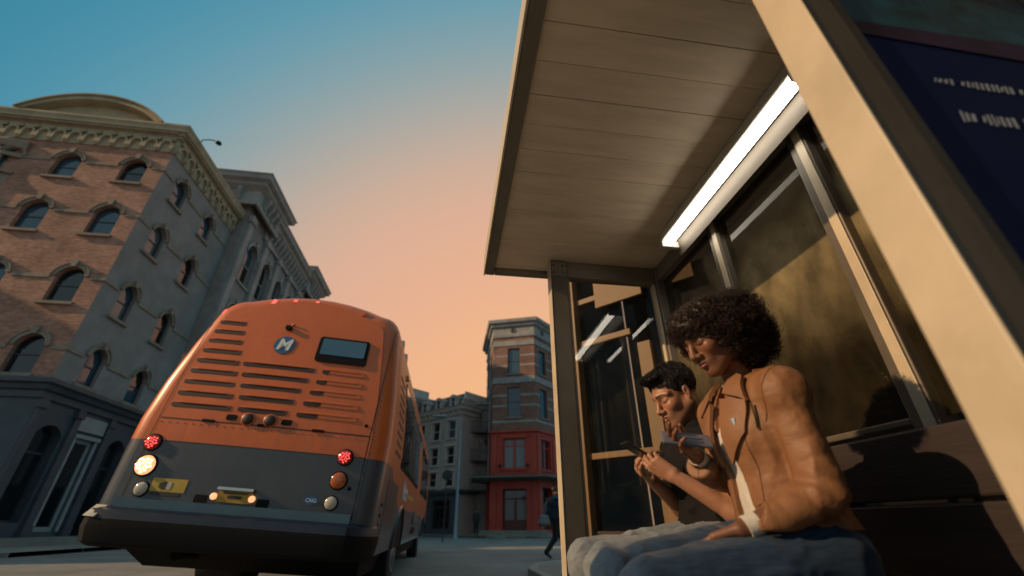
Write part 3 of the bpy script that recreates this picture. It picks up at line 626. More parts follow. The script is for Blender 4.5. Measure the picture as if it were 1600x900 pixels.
c_ = MB(); cornice(c_, [tuple((RP0 + Vector((0, 3, 0))).xy), tuple(RP0.xy), tuple(RP1.xy), tuple((RP1 + RV * 10).xy)], [(0.01, 3.86), (1.45, 3.98), (1.5, 4.0), (1.5, 4.14), (0.01, 4.16)]); c_.build('canopy', 'green_metal', rb)
for a in (0.75, RW - 0.75): MB().lathe(FC(a, 5.0, 0.1), FC.n, [(0.05, 0), (0.12, 0.06), (0.12, 0.2), (0.05, 0.24)], 10).build('wall_lamp', 'black_iron', rb)
for k in range(3): MB().fbox(FC, -0.6 - 0.25 * (2 - k), RW + 0.6 + 0.25 * (2 - k), 0.13 + 0.11 * k, 0.13 + 0.11 * (k + 1), 0.0, 1.3 - 0.34 * k).build('step', 'concrete', rb, bevel=0.01)
dp = MB().tube([(3.25, 37.6, 3.9), (3.25, 37.6, 14.2)], 0.06, 8).build('drain_pipe', 'stone_band', rb)

# ================================================================== street lamp and round sign
sl = thing('street_lamp', 'tall grey steel street lamp in front of the mansard building', 'street lamp', (0.72, 32.5, 0.0))
MB().lathe((0.72, 32.5, 0.0), (0, 0, 1), [(0.2, 0), (0.2, 0.12), (0.14, 0.3), (0.12, 1.2), (0.08, 6.6), (0.07, 6.9)], 12).build('pole', 'pole_steel', sl, smooth=True)
MB().tube([(0.72, 32.5, 6.7), (0.6, 32.5, 7.15), (0.2, 32.5, 7.6), (-0.5, 32.5, 7.85)], [0.04, 0.035, 0.03, 0.028], 8).build('arm', 'pole_steel', sl, smooth=True)
MB().loft([[(x, 32.5 + w * math.cos(t), 7.87 + h * math.sin(t)) for t in [k * math.pi / 5 for k in range(10)]] for x, w, h in ((-0.35, 0.05, 0.05), (-0.6, 0.14, 0.09), (-1.1, 0.16, 0.1), (-1.45, 0.06, 0.05))]).build('lamp_head', 'pole_steel', sl, smooth=True)
rs = thing('round_sign', 'dark round sign on a post beyond the front of the bus', 'sign', (-0.05, 26.0, 0.0))
MB().tube([(-0.05, 26.0, 0.0), (-0.05, 26.0, 3.5)], 0.03, 8).build('post', 'black_iron', rs)
MB().lathe((-0.05, 25.93, 3.25), (0, -1, 0), [(0.25, 0), (0.27, 0.015), (0.27, 0.03), (0.24, 0.04)], 24).build('disc', 'black_iron', rs, smooth=True)

# ================================================================== shop behind the shelter
KP = Vector((1.36, 4.5, 0.15)); KU = Vector((0.67, -0.75, 0)).normalized(); KN = Vector((-0.75, -0.67, 0)).normalized()
sh = thing('wooden_shopfront', 'tan wood framed shop window with dark panes behind the shelter', 'shop', tuple(KP))
FKk = Frame(KP - Vector((0, 0, 0.15)), KU, KN); KL = 1.22
bars = MB()
def bar(name, a0, a1, z0, z1, d0=-0.05, d1=0.05, m='wood_tan'): return MB().fbox(FKk, a0, a1, z0, z1, d0, d1).build(name, m, sh, bevel=0.006)
bar('post', -0.02, 0.09, 0.15, 4.3, -0.09, 0.09); bar('transom', 0.09, KL, 3.10, 3.17, -0.03, 0.03); bar('transom', 0.09, 0.72, 2.57, 2.64, -0.03, 0.03); bar('transom', 0.09, 0.80, 1.37, 1.43, -0.03, 0.03)
bar('post', 0.78, 0.92, 0.15, 2.45, -0.04, 0.045); bar('sign_board', 0.36, 0.93, 2.97, 3.3, 0.035, 0.07); bar('sign_board', 1.06, 1.50, 2.95, 3.25, 0.075, 0.11)
bar('head_board', 0.09, KL, 3.9, 4.3, -0.07, 0.07); bar('stall_riser', 0.09, KL, 0.15, 0.75, -0.05, 0.04, 'wood_brown'); bar('post', KL - 0.1, KL, 0.15, 4.3, -0.09, 0.09)
for a0, a1, z0, z1 in ((0.09, 0.78, 0.75, 1.37), (0.09, 0.78, 1.43, 2.57), (0.09, 0.78, 2.64, 3.1), (0.92, KL - 0.1, 0.75, 3.1), (0.09, KL - 0.1, 3.17, 3.9)):
    MB().poly([FKk(a0, z0, -0.02), FKk(a1, z0, -0.02), FKk(a1, z1, -0.02), FKk(a0, z1, -0.02)]).build('pane', 'shop_glass', sh, recalc=False)
MB().poly([FKk(0.05, 0.15, -1.4), FKk(KL, 0.15, -1.4), FKk(KL, 4.3, -1.4), FKk(0.05, 4.3, -1.4)]).build('inner_wall', 'brown_wall', sh)
MB().hexa((FKk(-0.05, 4.3, 0.12), FKk(KL, 4.3, 0.12), FKk(KL, 4.3, -1.5), FKk(-0.05, 4.3, -1.5), FKk(-0.05, 4.4, 0.12), FKk(KL, 4.4, 0.12), FKk(KL, 4.4, -1.5), FKk(-0.05, 4.4, -1.5))).build('roof_slab', 'brown_wall', sh)
MB().fbox(FKk, -0.02, 0.03, 0.15, 4.3, -1.4, -0.1).build('side_wall', 'wood_brown', sh)
# long dark wall with shop windows behind the bench
ds = thing('dark_shop_wall', 'dark brown shop wall seen through the shelter back glass', 'building', (2.9, 0, 0.15))
FS = Frame((2.95, -6, 0), (0, 1, 0), (-1, 0, 0))
opsS = [(c - 0.75, c + 0.75, 0.95, 2.9, 0.0) for c in (1.2, 3.1, 5.0, 6.9, 8.2)][:4]
wb = MB(); facade(wb, FS, 0, 8.75, 0.15, 6.5, opsS, 0.15); wb.build('wall', 'brown_wall', ds)
for o in opsS: window(FS, ds, *o, 'wood_brown', 'pane_dark', depth=0.1, fw=0.07, rail=0.7, sill_m='wood_brown')
MB().fbox(FS, 0, 8.75, 6.4, 6.55, -4, 0.25).build('roof_edge', 'wood_brown', ds)
MB().poly([FKk(KL + 0.002, 0.15, -0.03), FKk(KL + 0.002, 6.5, -0.03), (2.95, 2.75, 6.5), (2.95, 2.75, 0.15)]).build('end_wall', 'brown_wall', ds)
MB().poly([FKk(KL + 0.002, 0.15, -0.03), FKk(KL + 0.002, 6.5, -0.03), FKk(KL + 0.002, 6.5, -3), FKk(KL + 0.002, 0.15, -3)]).build('end_wall', 'brown_wall', ds)

# unseen block added left of the view to shade the junction
ob = thing('shade_corner_block', 'unseen brown brick block added left of the view to shade the junction', 'building', (-44, 12, 0))
FO = Frame((-44, 11.5, 0), (0, 1, 0), (1, 0, 0)); FO2 = Frame((-62, 11.5, 0), (1, 0, 0), (0, -1, 0))
for F, L in ((FO, 22), (FO2, 18)):
    op = [(c - 0.6, c + 0.6, z, z + 1.7, 0.0) for c in np.arange(2, L - 1, 3.0) for z in (1.2, 5, 8.6, 12.2, 15.8)]; wb = MB(); facade(wb, F, 0, L, 0, 20.5, op, 0.2); wb.build('wall', 'brown_brick', ob)
    for o in op: window(F, ob, *o, 'window_frame', 'pane_dark', depth=0.16, sill_m='trim_stone')
wb = MB(); facade(wb, Frame((-62, 33.5, 0), (0, -1, 0), (-1, 0, 0)), 0, 22, 0, 20.5, [], 0.2); facade(wb, Frame((-44, 33.5, 0), (-1, 0, 0), (0, 1, 0)), 0, 18, 0, 20.5, [], 0.2); wb.build('rear_wall', 'brown_brick', ob)
MB().box(-62.2, -43.8, 11.3, 33.7, 20.5, 20.9).build('roof', 'mansard_slate', ob)

def add_shade_block(label, x0, x1, y0, y1, h, m, name='shade_block'):  # unseen building added only for the shade it casts
    b = thing(name, label, 'building', (x1, y0, 0)); fr = Frame((x1, y0, 0), (0, 1, 0), (1, 0, 0)); ff = Frame((x1, y0, 0), (-1, 0, 0), (0, -1, 0)); fb = Frame((x1, y1, 0), (-1, 0, 0), (0, 1, 0)); fl = Frame((x0, y0, 0), (0, 1, 0), (-1, 0, 0))
    for F, L, win in ((fr, y1 - y0, True), (ff, x1 - x0, True), (fb, x1 - x0, False), (fl, y1 - y0, False)):
        op = [(c - 0.6, c + 0.6, z, z + 1.8, 0.0) for c in np.arange(1.8, L - 1, 3.0) for z in np.arange(1.4, h - 2.5, 3.6)] if win else []
        wb = MB(); facade(wb, F, 0, L, 0, h, op, 0.2); wb.build('wall', m, b)
        for o in op: window(F, b, *o, 'window_frame', 'pane_dark', depth=0.16, sill_m='trim_stone')
    MB().box(x0 - 0.2, x1 + 0.2, y0 - 0.2, y1 + 0.2, h, h + 0.4).build('roof', 'mansard_slate', b); return b
add_shade_block('unseen brown brick house added to shade the mansard building, hidden by the bus', -27, -15.2, 41, 66, 17.5, 'brown_brick', 'shade_row_house')  # added to keep the sun off the mansard front
add_shade_block('unseen tall brick block added behind the orange brick corner building for its shade', -44, -31, 35, 44, 34, 'brown_brick')  # added to shade the upper part of the red building
add_shade_block('unseen brown brick block added left of the view to shade the road', -62, -44.5, 8.6, 11.1, 24, 'brown_brick')  # added to shade the road to the right of the bus
# ================================================================== the bus
mat('bus_grey', (0.06, 0.065, 0.072), 0.35, var=0.12, scale=3, coat=0.3, dirt=0.4)
mat('bus_orange', (0.60, 0.13, 0.021), 0.36, var=0.06, scale=1.5, coat=0.15)
mat('bus_black', (0.005, 0.0055, 0.007), 0.8, var=0.2, scale=6, spec=0.2)
mat('bus_navy', (0.008, 0.016, 0.035), 0.4, var=0.2, scale=5)
mat('bus_teal_strip', (0.06, 0.125, 0.16), 0.35, var=0.15, scale=5)
mat('slot_dark', (0.035, 0.012, 0.006), 0.6, var=0.0)
mat('rubber', (0.016, 0.016, 0.017), 0.85, var=0.3, scale=10, bump=0.2, bscale=40)
mat('rim_steel', (0.42, 0.42, 0.40), 0.3, 0.8, var=0.15, scale=10)
mat('bus_window', (0.010, 0.014, 0.017), 0.05, var=0.0, spec=0.8)
mat('sign_glass', (0.05, 0.13, 0.20), 0.12, var=0.05, scale=8, spec=0.8)
mat('lamp_red', (0.35, 0.012, 0.012), 0.15, var=0.0, coat=0.6)
mat('lamp_red_lit', (0.4, 0.02, 0.02), 0.2, var=0.0, emit=(1.0, 0.10, 0.08), estr=2.2)
mat('lamp_amber', (0.45, 0.10, 0.01), 0.15, var=0.0, coat=0.6)
mat('lamp_amber_lit', (0.8, 0.35, 0.1), 0.2, var=0.0, emit=(1.0, 0.42, 0.20), estr=1.3)
mat('led_white', (0.9, 0.6, 0.4), 0.2, var=0.0, emit=(1.0, 0.72, 0.45), estr=5.0)
mat('lamp_clear', (0.55, 0.48, 0.38), 0.15, var=0.05, coat=0.6)
mat('plate_yellow', (0.45, 0.27, 0.03), 0.5, var=0.2, scale=12)
mat('sticker_yellow', (0.50, 0.34, 0.05), 0.5, var=0.15, scale=15)
mat('print_dark', (0.03, 0.025, 0.02), 0.5, var=0.0)
mat('print_white', (0.75, 0.75, 0.72), 0.5, var=0.05)
mat('emblem_blue', (0.03, 0.13, 0.26), 0.35, var=0.0)
mat('cng_blue', (0.015, 0.13, 0.32), 0.4, var=0.05)
mat('chrome', (0.6, 0.58, 0.52), 0.18, 1.0, var=0.1, scale=10)
mat('highlight_cream', (0.5, 0.46, 0.38), 0.4, var=0.15, scale=8)
# two-tone body paint: orange above, grey below a line that drops behind the rear corner (UV = length, height)
def bus_paint():
    m = bpy.data.materials.new('bus_paint'); m.use_nodes = True; MATS['bus_paint'] = m
    n, l = m.node_tree.nodes, m.node_tree.links; b = n['Principled BSDF']
    b.inputs['Roughness'].default_value = 0.34; b.inputs['Coat Weight'].default_value = 0.15; b.inputs['Coat Roughness'].default_value = 0.12
    uv = n.new('ShaderNodeUVMap'); sp = n.new('ShaderNodeSeparateXYZ'); l.new(uv.outputs[0], sp.inputs[0])
    mr = n.new('ShaderNodeMapRange'); mr.inputs['From Min'].default_value = 0.75; mr.inputs['From Max'].default_value = 2.1; mr.inputs['To Min'].default_value = 1.485; mr.inputs['To Max'].default_value = 1.12
    l.new(sp.outputs['X'], mr.inputs['Value'])
    gt = n.new('ShaderNodeMath'); gt.operation = 'GREATER_THAN'; l.new(sp.outputs['Y'], gt.inputs[0]); l.new(mr.outputs[0], gt.inputs[1])
    tc = n.new('ShaderNodeTexCoord'); nz = n.new('ShaderNodeTexNoise'); nz.inputs['Scale'].default_value = 2.2; nz.inputs['Detail'].default_value = 9; nz.inputs['Roughness'].default_value = 0.7
    l.new(tc.outputs['Object'], nz.inputs['Vector'])
    def two(a, bb):
        r = n.new('ShaderNodeValToRGB'); r.color_ramp.elements[0].position = 0.3; r.color_ramp.elements[1].position = 0.7
        r.color_ramp.elements[0].color = (*a, 1); r.color_ramp.elements[1].color = (*bb, 1); l.new(nz.outputs['Fac'], r.inputs[0]); return r
    o = two((0.68, 0.135, 0.022), (0.78, 0.170, 0.032)); g = two((0.046, 0.055, 0.068), (0.072, 0.083, 0.098))
    mx = n.new('ShaderNodeMix'); mx.data_type = 'RGBA'; l.new(gt.outputs[0], mx.inputs['Factor']); l.new(g.outputs[0], mx.inputs['A']); l.new(o.outputs[0], mx.inputs['B'])
    # road film: streaky grime, heavier towards the skirt
    mp = n.new('ShaderNodeMapping'); mp.inputs['Scale'].default_value = (5.0, 5.0, 0.7); l.new(tc.outputs['Object'], mp.inputs[0])
    ng = n.new('ShaderNodeTexNoise'); ng.inputs['Scale'].default_value = 1.6; ng.inputs['Detail'].default_value = 10; ng.inputs['Roughness'].default_value = 0.75; l.new(mp.outputs[0], ng.inputs['Vector'])
    hz = n.new('ShaderNodeMapRange'); hz.inputs['From Min'].default_value = 2.2; hz.inputs['From Max'].default_value = 0.7; hz.inputs['To Min'].default_value = 0.12; hz.inputs['To Max'].default_value = 0.55; l.new(sp.outputs['Y'], hz.inputs['Value'])
    gm = n.new('ShaderNodeMapRange'); gm.inputs['From Min'].default_value = 0.42; gm.inputs['From Max'].default_value = 0.75; l.new(ng.outputs['Fac'], gm.inputs['Value'])
    gf = n.new('ShaderNodeMath'); gf.operation = 'MULTIPLY'; l.new(gm.outputs[0], gf.inputs[0]); l.new(hz.outputs[0], gf.inputs[1])
    gx = n.new('ShaderNodeMix'); gx.data_type = 'RGBA'; l.new(gf.outputs[0], gx.inputs['Factor']); l.new(mx.outputs['Result'], gx.inputs['A']); gx.inputs['B'].default_value = (0.075, 0.06, 0.048, 1)
    l.new(gx.outputs['Result'], b.inputs['Base Color'])
    rr = n.new('ShaderNodeMapRange'); rr.inputs['To Min'].default_value = 0.25; rr.inputs['To Max'].default_value = 0.48; l.new(nz.outputs['Fac'], rr.inputs['Value']); l.new(rr.outputs[0], b.inputs['Roughness'])
bus_paint()
BO = Vector((-2.0, 4.9, 0.0)); BA = R(3.9); BZC = 0.75
bus = thing('city_bus', 'orange and grey city bus seen from behind at the kerb', 'bus', tuple(BO))
def B(x, y, z):
    c, s = math.cos(BA), math.sin(BA)
    return (BO.x + x * c + (z - BZC) * s, BO.y + y, BZC - x * s + (z - BZC) * c)
def prof(z): return 0.0 if z < 1.5 else 0.26 * ((z - 1.5) / 1.7) ** 1.6
BLEN = 12.2; BW = 1.29
def section(inset, ztop=3.45, zb=0.60):
    """right half bottom->top, then the left half mirrored; returns list of (x,z)"""
    w = BW - inset; top = ztop - inset * 0.8; pts = [(w - 0.01, zb + min(inset * 0.3, .1)), (w, 0.90), (w, 1.485), (w, 1.70), (w - 0.035, 2.1), (w - 0.105, 2.6), (w - 0.155, 2.88)]
    r = 0.26; cx, cz = w - 0.165 - r, 2.92
    for k in range(1, 7):
        t = k / 6 * math.pi / 2; pts.append((cx + r * math.cos(t), cz + (top - 0.17 - cz) * math.sin(t)))
    for q in (0.72, 0.45, 0.2): pts.append((cx * q, top - 0.17 * q * q))
    return pts
def full(inset):
    h = section(inset); return h + [(0.0, h[-1][1] + 0.006)] + [(-x, z) for x, z in reversed(h)]
rings = []; RC = 0.18
for k in range(7):
    t = k / 6 * math.pi / 2; rings.append((RC * (1 - math.sin(t)), RC * (1 - math.cos(t)), 1 - k / 6 * 0.0))
ys = [(i, y, True) for i, y, _ in rings] + [(0.0, 0.7, True), (0.0, 1.6, False), (0.0, 2.6, False), (0.0, 5.0, False), (0.0, 9.0, False), (0.0, BLEN - 0.6, False), (0.05, BLEN - 0.25, False), (0.2, BLEN, False)]
bv, bf, buv = [], [], []; pts_yz = []
N = len(full(0))
for (ins, y, rear) in ys:
    for (x, z) in full(ins):
        fade = 1.0 if y <= 0.3 else max(0.0, 1 - (y - 0.3) / 1.2)
        yy = y + prof(z) * fade; bv.append(B(x, yy, z)); pts_yz.append((yy, z))
for k in range(len(ys) - 1):
    for j in range(N - 1):
        f = (k * N + j, k * N + j + 1, (k + 1) * N + j + 1, (k + 1) * N + j); bf.append(f); buv.append([pts_yz[i] for i in f])
# rear panel: rows between the two edges of the first ring
sec0 = full(rings[0][0]); half = N // 2; NX = 16
base = len(bv); rowsn = half
def bulge(x, w): return -0.05 * (1 - (x / w) ** 2)
for j in range(half + 1):
    x0, z0 = sec0[j]; w = max(x0, 0.02)
    for k in range(NX + 1):
        x = w * (1 - 2 * k / NX); bv.append(B(x, prof(z0) + bulge(x, BW) * min(1, 1), z0)); pts_yz.append((prof(z0), z0))
for j in range(half):
    for k in range(NX):
        a = base + j * (NX + 1) + k; f = (a, a + 1, a + NX + 2, a + NX + 1); bf.append(f); buv.append([pts_yz[i] for i in f])
# front cap
last = (len(ys) - 1) * N; bf.append(tuple(last + j for j in range(N))); buv.append([pts_yz[last + j] for j in range(N)])
body = mesh_obj('body', bv, bf, 'bus_paint', bus, uv=buv); shade(body, 40)
_bm = bmesh.new(); _bm.from_mesh(body.data); bmesh.ops.remove_doubles(_bm, verts=_bm.verts, dist=0.002); bmesh.ops.recalc_face_normals(_bm, faces=_bm.faces); _bm.to_mesh(body.data); _bm.free(); shade(body, 40)
def rear_y(x, z):
    w0 = BW - RC
    return prof(z) + (bulge(x, BW) if abs(x) <= w0 else bulge(w0, BW) * (1 - (abs(x) - w0) / RC) + RC - math.sqrt(max(0, RC * RC - (abs(x) - w0) ** 2)))
def rear_plate(name, pts, m, parent, d0=-0.01, d1=0.004, bevel=0.0):
    """flat piece lying on the rear panel; pts (x,z) ; d1 = how far it stands out towards the back"""
    n = len(pts); v = [B(x, rear_y(x, z) - d1, z) for x, z in pts] + [B(x, rear_y(x, z) - d0, z) for x, z in pts]
    f = [tuple(range(n)), tuple(range(2 * n - 1, n - 1, -1))] + [(k, n + k, n + (k + 1) % n, (k + 1) % n) for k in range(n)]
    o = mesh_obj(name, v, f, m, parent)
    if bevel:
        md = o.modifiers.new('bevel', 'BEVEL'); md.width = bevel; md.segments = 2; md.limit_method = 'ANGLE'
    return o
def capsule(x0, x1, z, h, n=5):
    r = h / 2; pts = []
    for k in range(n + 1): t = -math.pi / 2 + math.pi * k / n; pts.append((x1 - r + r * math.cos(t), z + r * math.sin(t)))
    for k in range(n + 1): t = math.pi / 2 + math.pi * k / n; pts.append((x0 + r + r * math.cos(t), z + r * math.sin(t)))
    return pts
def louvre(x0, x1, z, open_to=None):
    """pressed slot: dark opening under a small orange hood; the right hand ones open only at one end"""
    xs = [x0 + (x1 - x0) * k / 6 for k in range(7)]; h = 0.050
    rg = []
    for k, x in enumerate(xs):
        e = 0.25 if k in (0, 6) else 1.0
        pr = [(0.0, h * 0.5 + 0.020 * e), (0.012 * e, h * 0.5 + 0.004), (0.012 * e, h * 0.5 - 0.004), (0.0, h * 0.5 - 0.006)]
        rg.append([B(x, rear_y(x, z + dz) - d + 0.001, z + dz) for d, dz in pr])
    l_ = MB().loft(rg).build('louvre', 'bus_orange', bus)
    e1 = open_to if open_to is not None else x1
    rear_plate('opening', capsule(x0, e1, z, h), 'slot_dark', l_, d1=0.004)
    if open_to is not None: rear_plate('pressing', capsule(open_to + 0.005, x1, z, h * 0.8), 'bus_orange', l_, d1=0.006)
for k in range(9):
    t = k / 8; louvre(-0.97 - 0.02 * t, -0.66 + 0.27 * t, 2.87 - k * 0.1275)
for k in range(5):
    t = k / 4; louvre(-0.48 + 0.16 * t, 0.30 - 0.12 * t, 2.365 - k * 0.1275)
    louvre(0.39 - 0.11 * t, 0.86 + 0.05 * t, 2.365 - k * 0.1275, 0.47 + 0.03 * t)
# seams of the engine door and corner panels
def seam(name, pts, wd=0.007):
    rg = []
    for k, (x, z) in enumerate(pts):
        q = pts[min(k + 1, len(pts) - 1)]; p = pts[max(k - 1, 0)]; dx, dz = q[0] - p[0], q[1] - p[1]; L = math.hypot(dx, dz); nx, nz = -dz / L * wd, dx / L * wd
        rg.append([B(x + nx, rear_y(x + nx, z + nz) - 0.003, z + nz), B(x - nx, rear_y(x - nx, z - nz) - 0.003, z - nz)])
    MB().loft(rg, closed=False, cap=False).build(name, 'slot_dark', bus, recalc=False)
seam('door_seam', [(-1.02 + k * 0.07, 1.705) for k in range(31)], 0.006)
seam('corner_seam', [(1.085 - 0.0 * k, 0.92 + k * 0.06) for k in range(36)], 0.006)
# destination window, emblem
def rrect(x0, x1, z0, z1, r, sk=0.0, n=4):
    pts = []
    for cx, cz, a in ((x1 - r, z0 + r, -90), (x1 - r, z1 - r, 0), (x0 + r, z1 - r, 90), (x0 + r, z0 + r, 180)):
        for k in range(n + 1): t = R(a + 90 * k / n); pts.append((cx + r * math.cos(t) + sk * (cz - z0), cz + r * math.sin(t)))
    return pts
sw = rear_plate('sign_window', rrect(0.26, 0.84, 2.485, 2.81, 0.035, -0.06), 'bus_black', bus, d1=0.02)
rear_plate('pane', rrect(0.295, 0.80, 2.575, 2.785, 0.02, -0.06), 'sign_glass', sw, d1=0.024)
em = rear_plate('emblem', [(-0.13 + 0.115 * math.cos(k * math.pi / 14), 2.645 + 0.115 * math.sin(k * math.pi / 14)) for k in range(28)], 'emblem_blue', bus, d1=0.008)
nrm = Vector((0, -1, 0.0)); xd = Vector(B(1, 0, 1)) - Vector(B(0, 0, 1)); zd = (Vector(B(0, prof(2.7), 2.7)) - Vector(B(0, prof(2.6), 2.6)))
P_ = Vector(B(-0.13, rear_y(-0.13, 2.64) - 0.011, 2.64)); text_obj('emblem_letter', 'M', 'print_white', em, P_, xd, zd, 0.20, 0.003, 0.12, 0.006)
cm_ = rear_plate('camera_bracket', rrect(-0.19, -0.13, 2.845, 2.90, 0.012), 'bus_black', bus, d1=0.05)
MB().tube([B(-0.14, rear_y(-0.14, 2.9), 2.92), B(-0.11, rear_y(-0.11, 2.95) - 0.04, 2.93)], 0.012, 6).build('camera_arm', 'bus_orange', cm_)
# lights
def rlamp(x, z, r, m, name='tail_lamp', ring='bus_black', dots=None):
    ax = Vector((0, -1, 0)); o = Vector(B(x, rear_y(x, z), z))
    t = MB().lathe(o, ax, [(r * 1.18, -0.03), (r * 1.18, 0.012), (r * 1.02, 0.018)], 24).build(name, ring, bus, smooth=True)
    MB().lathe(o, ax, [(r, 0.0), (r, 0.02), (r * 0.8, 0.032), (r * 0.3, 0.038)], 24).build('lens', m, t, smooth=True)
    if dots:
        d = MB()
        for k in range(18):
            rr = r * 0.78 * math.sqrt((k + 0.6) / 18); g = k * 2.4
            d.lathe(o + Vector((rr * math.cos(g), 0, rr * math.sin(g))), ax, [(r * 0.10, 0.03), (r * 0.10, 0.042), (r * 0.04, 0.046)], 6)
        d = d.build('led_dots', dots, t); d['kind'] = 'stuff'
    return t
rlamp(-0.975, 1.46, 0.070, 'lamp_red', dots='lamp_red_lit'); rlamp(-0.945, 1.25, 0.088, 'lamp_amber_lit', 'turn_lamp', dots='led_white'); rlamp(-0.89, 1.045, 0.058, 'lamp_clear', 'reverse_lamp')
rlamp(0.89, 1.475, 0.070, 'lamp_red', dots='lamp_red_lit'); rlamp(0.88, 1.255, 0.075, 'lamp_amber', 'turn_lamp'); rlamp(0.86, 1.05, 0.058, 'lamp_clear', 'reverse_lamp')
rlamp(-0.17, 1.757, 0.058, 'slot_dark', 'round_port', 'bus_orange'); rlamp(0.05, 1.762, 0.058, 'slot_dark', 'round_port', 'bus_orange')
for x in (-0.34, 0.215): rear_plate('latch', rrect(x - 0.05, x + 0.05, 1.735, 1.79, 0.01), 'bus_black', bus, d1=0.01)
rear_plate('key_lock', [(1.02 + 0.018 * math.cos(k * math.pi / 4), 1.81 + 0.018 * math.sin(k * math.pi / 4)) for k in range(8)], 'bus_black', bus, d1=0.008)
rear_plate('key_lock', [(1.0 + 0.02 * math.cos(k * math.pi / 4), 1.19 + 0.02 * math.sin(k * math.pi / 4)) for k in range(8)], 'bus_black', bus, d1=0.008)
for x in (-1.02, -0.51, -0.27, 0.0, 0.62):
    z = 3.30 - 0.20 * x * x - (0.06 if abs(x) > 0.9 else 0.0); y = prof(z) + 0.03 + (0.04 if abs(x) > 0.9 else 0.0)
    t = MB().hexa([B(x - 0.02, y - 0.05, z - 0.02), B(x + 0.02, y - 0.05, z - 0.02), B(x + 0.02, y + 0.06, z - 0.02), B(x - 0.02, y + 0.06, z - 0.02), B(x - 0.016, y - 0.02, z + 0.05), B(x + 0.016, y - 0.02, z + 0.05), B(x + 0.016, y + 0.06, z + 0.05), B(x - 0.016, y + 0.06, z + 0.05)]).build('marker_lamp', 'bus_orange' if x > 0.3 else 'lamp_red_lit', bus)
# plate, stickers
pt = rear_plate('number_plate', rrect(-0.185, 0.135, 0.985, 1.085, 0.01), 'plate_yellow', bus, d1=0.02)
rear_plate('plate_hood', rrect(-0.19, 0.14, 1.09, 1.115, 0.008), 'chrome', pt, d1=0.06); rear_plate('plate_print', rrect(-0.09, 0.04, 1.02, 1.045, 0.004), 'print_dark', pt, d1=0.0225); rear_plate('plate_print', rrect(-0.14, 0.09, 1.062, 1.074, 0.004), 'print_dark', pt, d1=0.0225)
for x in (-0.215, 0.135): MB().lathe(Vector(B(x, rear_y(x, 1.03) - 0.015, 1.03)), (0, -1, 0), [(0.03, 0), (0.03, 0.015), (0.015, 0.022)], 12).build('plate_lamp', 'lamp_amber_lit', bus)
for x in (-0.33, 0.235): rear_plate('tow_cover', rrect(x - 0.055, x + 0.055, 0.965, 1.035, 0.012), 'bus_black', bus, d1=0.015)
st = rear_plate('sticker', rrect(-0.82, -0.50, 1.035, 1.15, 0.006), 'sticker_yellow', bus, d1=0.004); rear_plate('sticker_band', rrect(-0.81, -0.535, 1.0, 1.03, 0.004), 'print_dark', bus, d1=0.004)
rear_plate('sticker_print', [(-0.70 + 0.05 * math.cos(k * math.pi / 8), 1.088 + 0.035 * math.sin(k * math.pi / 8)) for k in range(16)], 'print_dark', st, d1=0.0055); rear_plate('sticker_print', rrect(-0.675, -0.635, 1.055, 1.12, 0.006), 'lamp_clear', st, d1=0.007)
cg = rear_plate('gas_diamond', [(0.58, 1.06), (0.67, 1.018), (0.76, 1.06), (0.67, 1.102)], 'cng_blue', bus, d1=0.004)
text_obj('diamond_letters', 'CNG', 'print_white', cg, Vector(B(0.67, rear_y(0.67, 1.06) - 0.006, 1.058)), xd, Vector((0, 0, 1)), 0.048, 0.001)
rear_plate('trim_strip', [(-1.06, 0.885)] + [(-1.06 + k * 0.2135, 0.985) for k in range(0)] + [(1.08, 0.885), (1.08, 0.965), (-1.06, 0.965)], 'bus_teal_strip', bus, d1=0.055)
# bumper with rounded ends, navy top, black face; pale piece on the left end as a painted sun highlight
def bump_ring(z, out, w):
    pts = []
    for k in range(25):
        s = -1 + 2 * k / 24; x = w * s; e = max(0.0, (abs(s) - 0.8) / 0.2); pts.append((x, -out + 0.34 * e * e))
    return pts
def bumper_part(name, m, levels):
    rg = []
    for z, out, w in levels:
        p = bump_ring(z, out, w); rg.append([B(x, y, z) for x, y in p] + [B(x, 0.45, z) for x, y in reversed(p)])
    return MB().loft(rg).build(name, m, bus, smooth=True)
bumper_part('bumper_top', 'bus_navy', [(0.79, 0.20, 1.31), (0.86, 0.19, 1.31), (0.885, 0.12, 1.29)])
bumper_part('bumper', 'bus_black', [(0.575, 0.14, 1.26), (0.61, 0.19, 1.30), (0.72, 0.215, 1.32), (0.788, 0.21, 1.32)])
for s in (-1,):
    c = MB(); c.loft([[B(s * (1.06 + 0.27 * u), 0.0 - 0.212 + 0.30 * u * u + dy, z) for dy, z in ((-0.012, 0.80), (0.10, 0.893), (0.22, 0.893), (0.22, 0.80))] for u in (0.0, 0.25, 0.5, 0.75, 1.0)]); c.build('bumper_highlight', 'highlight_cream', bus, smooth=True)  # cream colour imitates the sun highlight on the left bumper end
MB().hexa([B(-1.1, 0.9, 0.36), B(1.1, 0.9, 0.36), B(1.15, BLEN - 1, 0.34), B(-1.15, BLEN - 1, 0.34), B(-1.2, 0.3, 0.66), B(1.2, 0.3, 0.66), B(1.2, BLEN - 1, 0.64), B(-1.2, BLEN - 1, 0.64)]).build('chassis', 'bus_black', bus)
MB().tube([B(-0.5, 0.25, 0.52), B(-0.5, 0.9, 0.5), B(0.3, 1.1, 0.5)], 0.045, 10).build('exhaust_pipe', 'bus_black', bus, smooth=True)
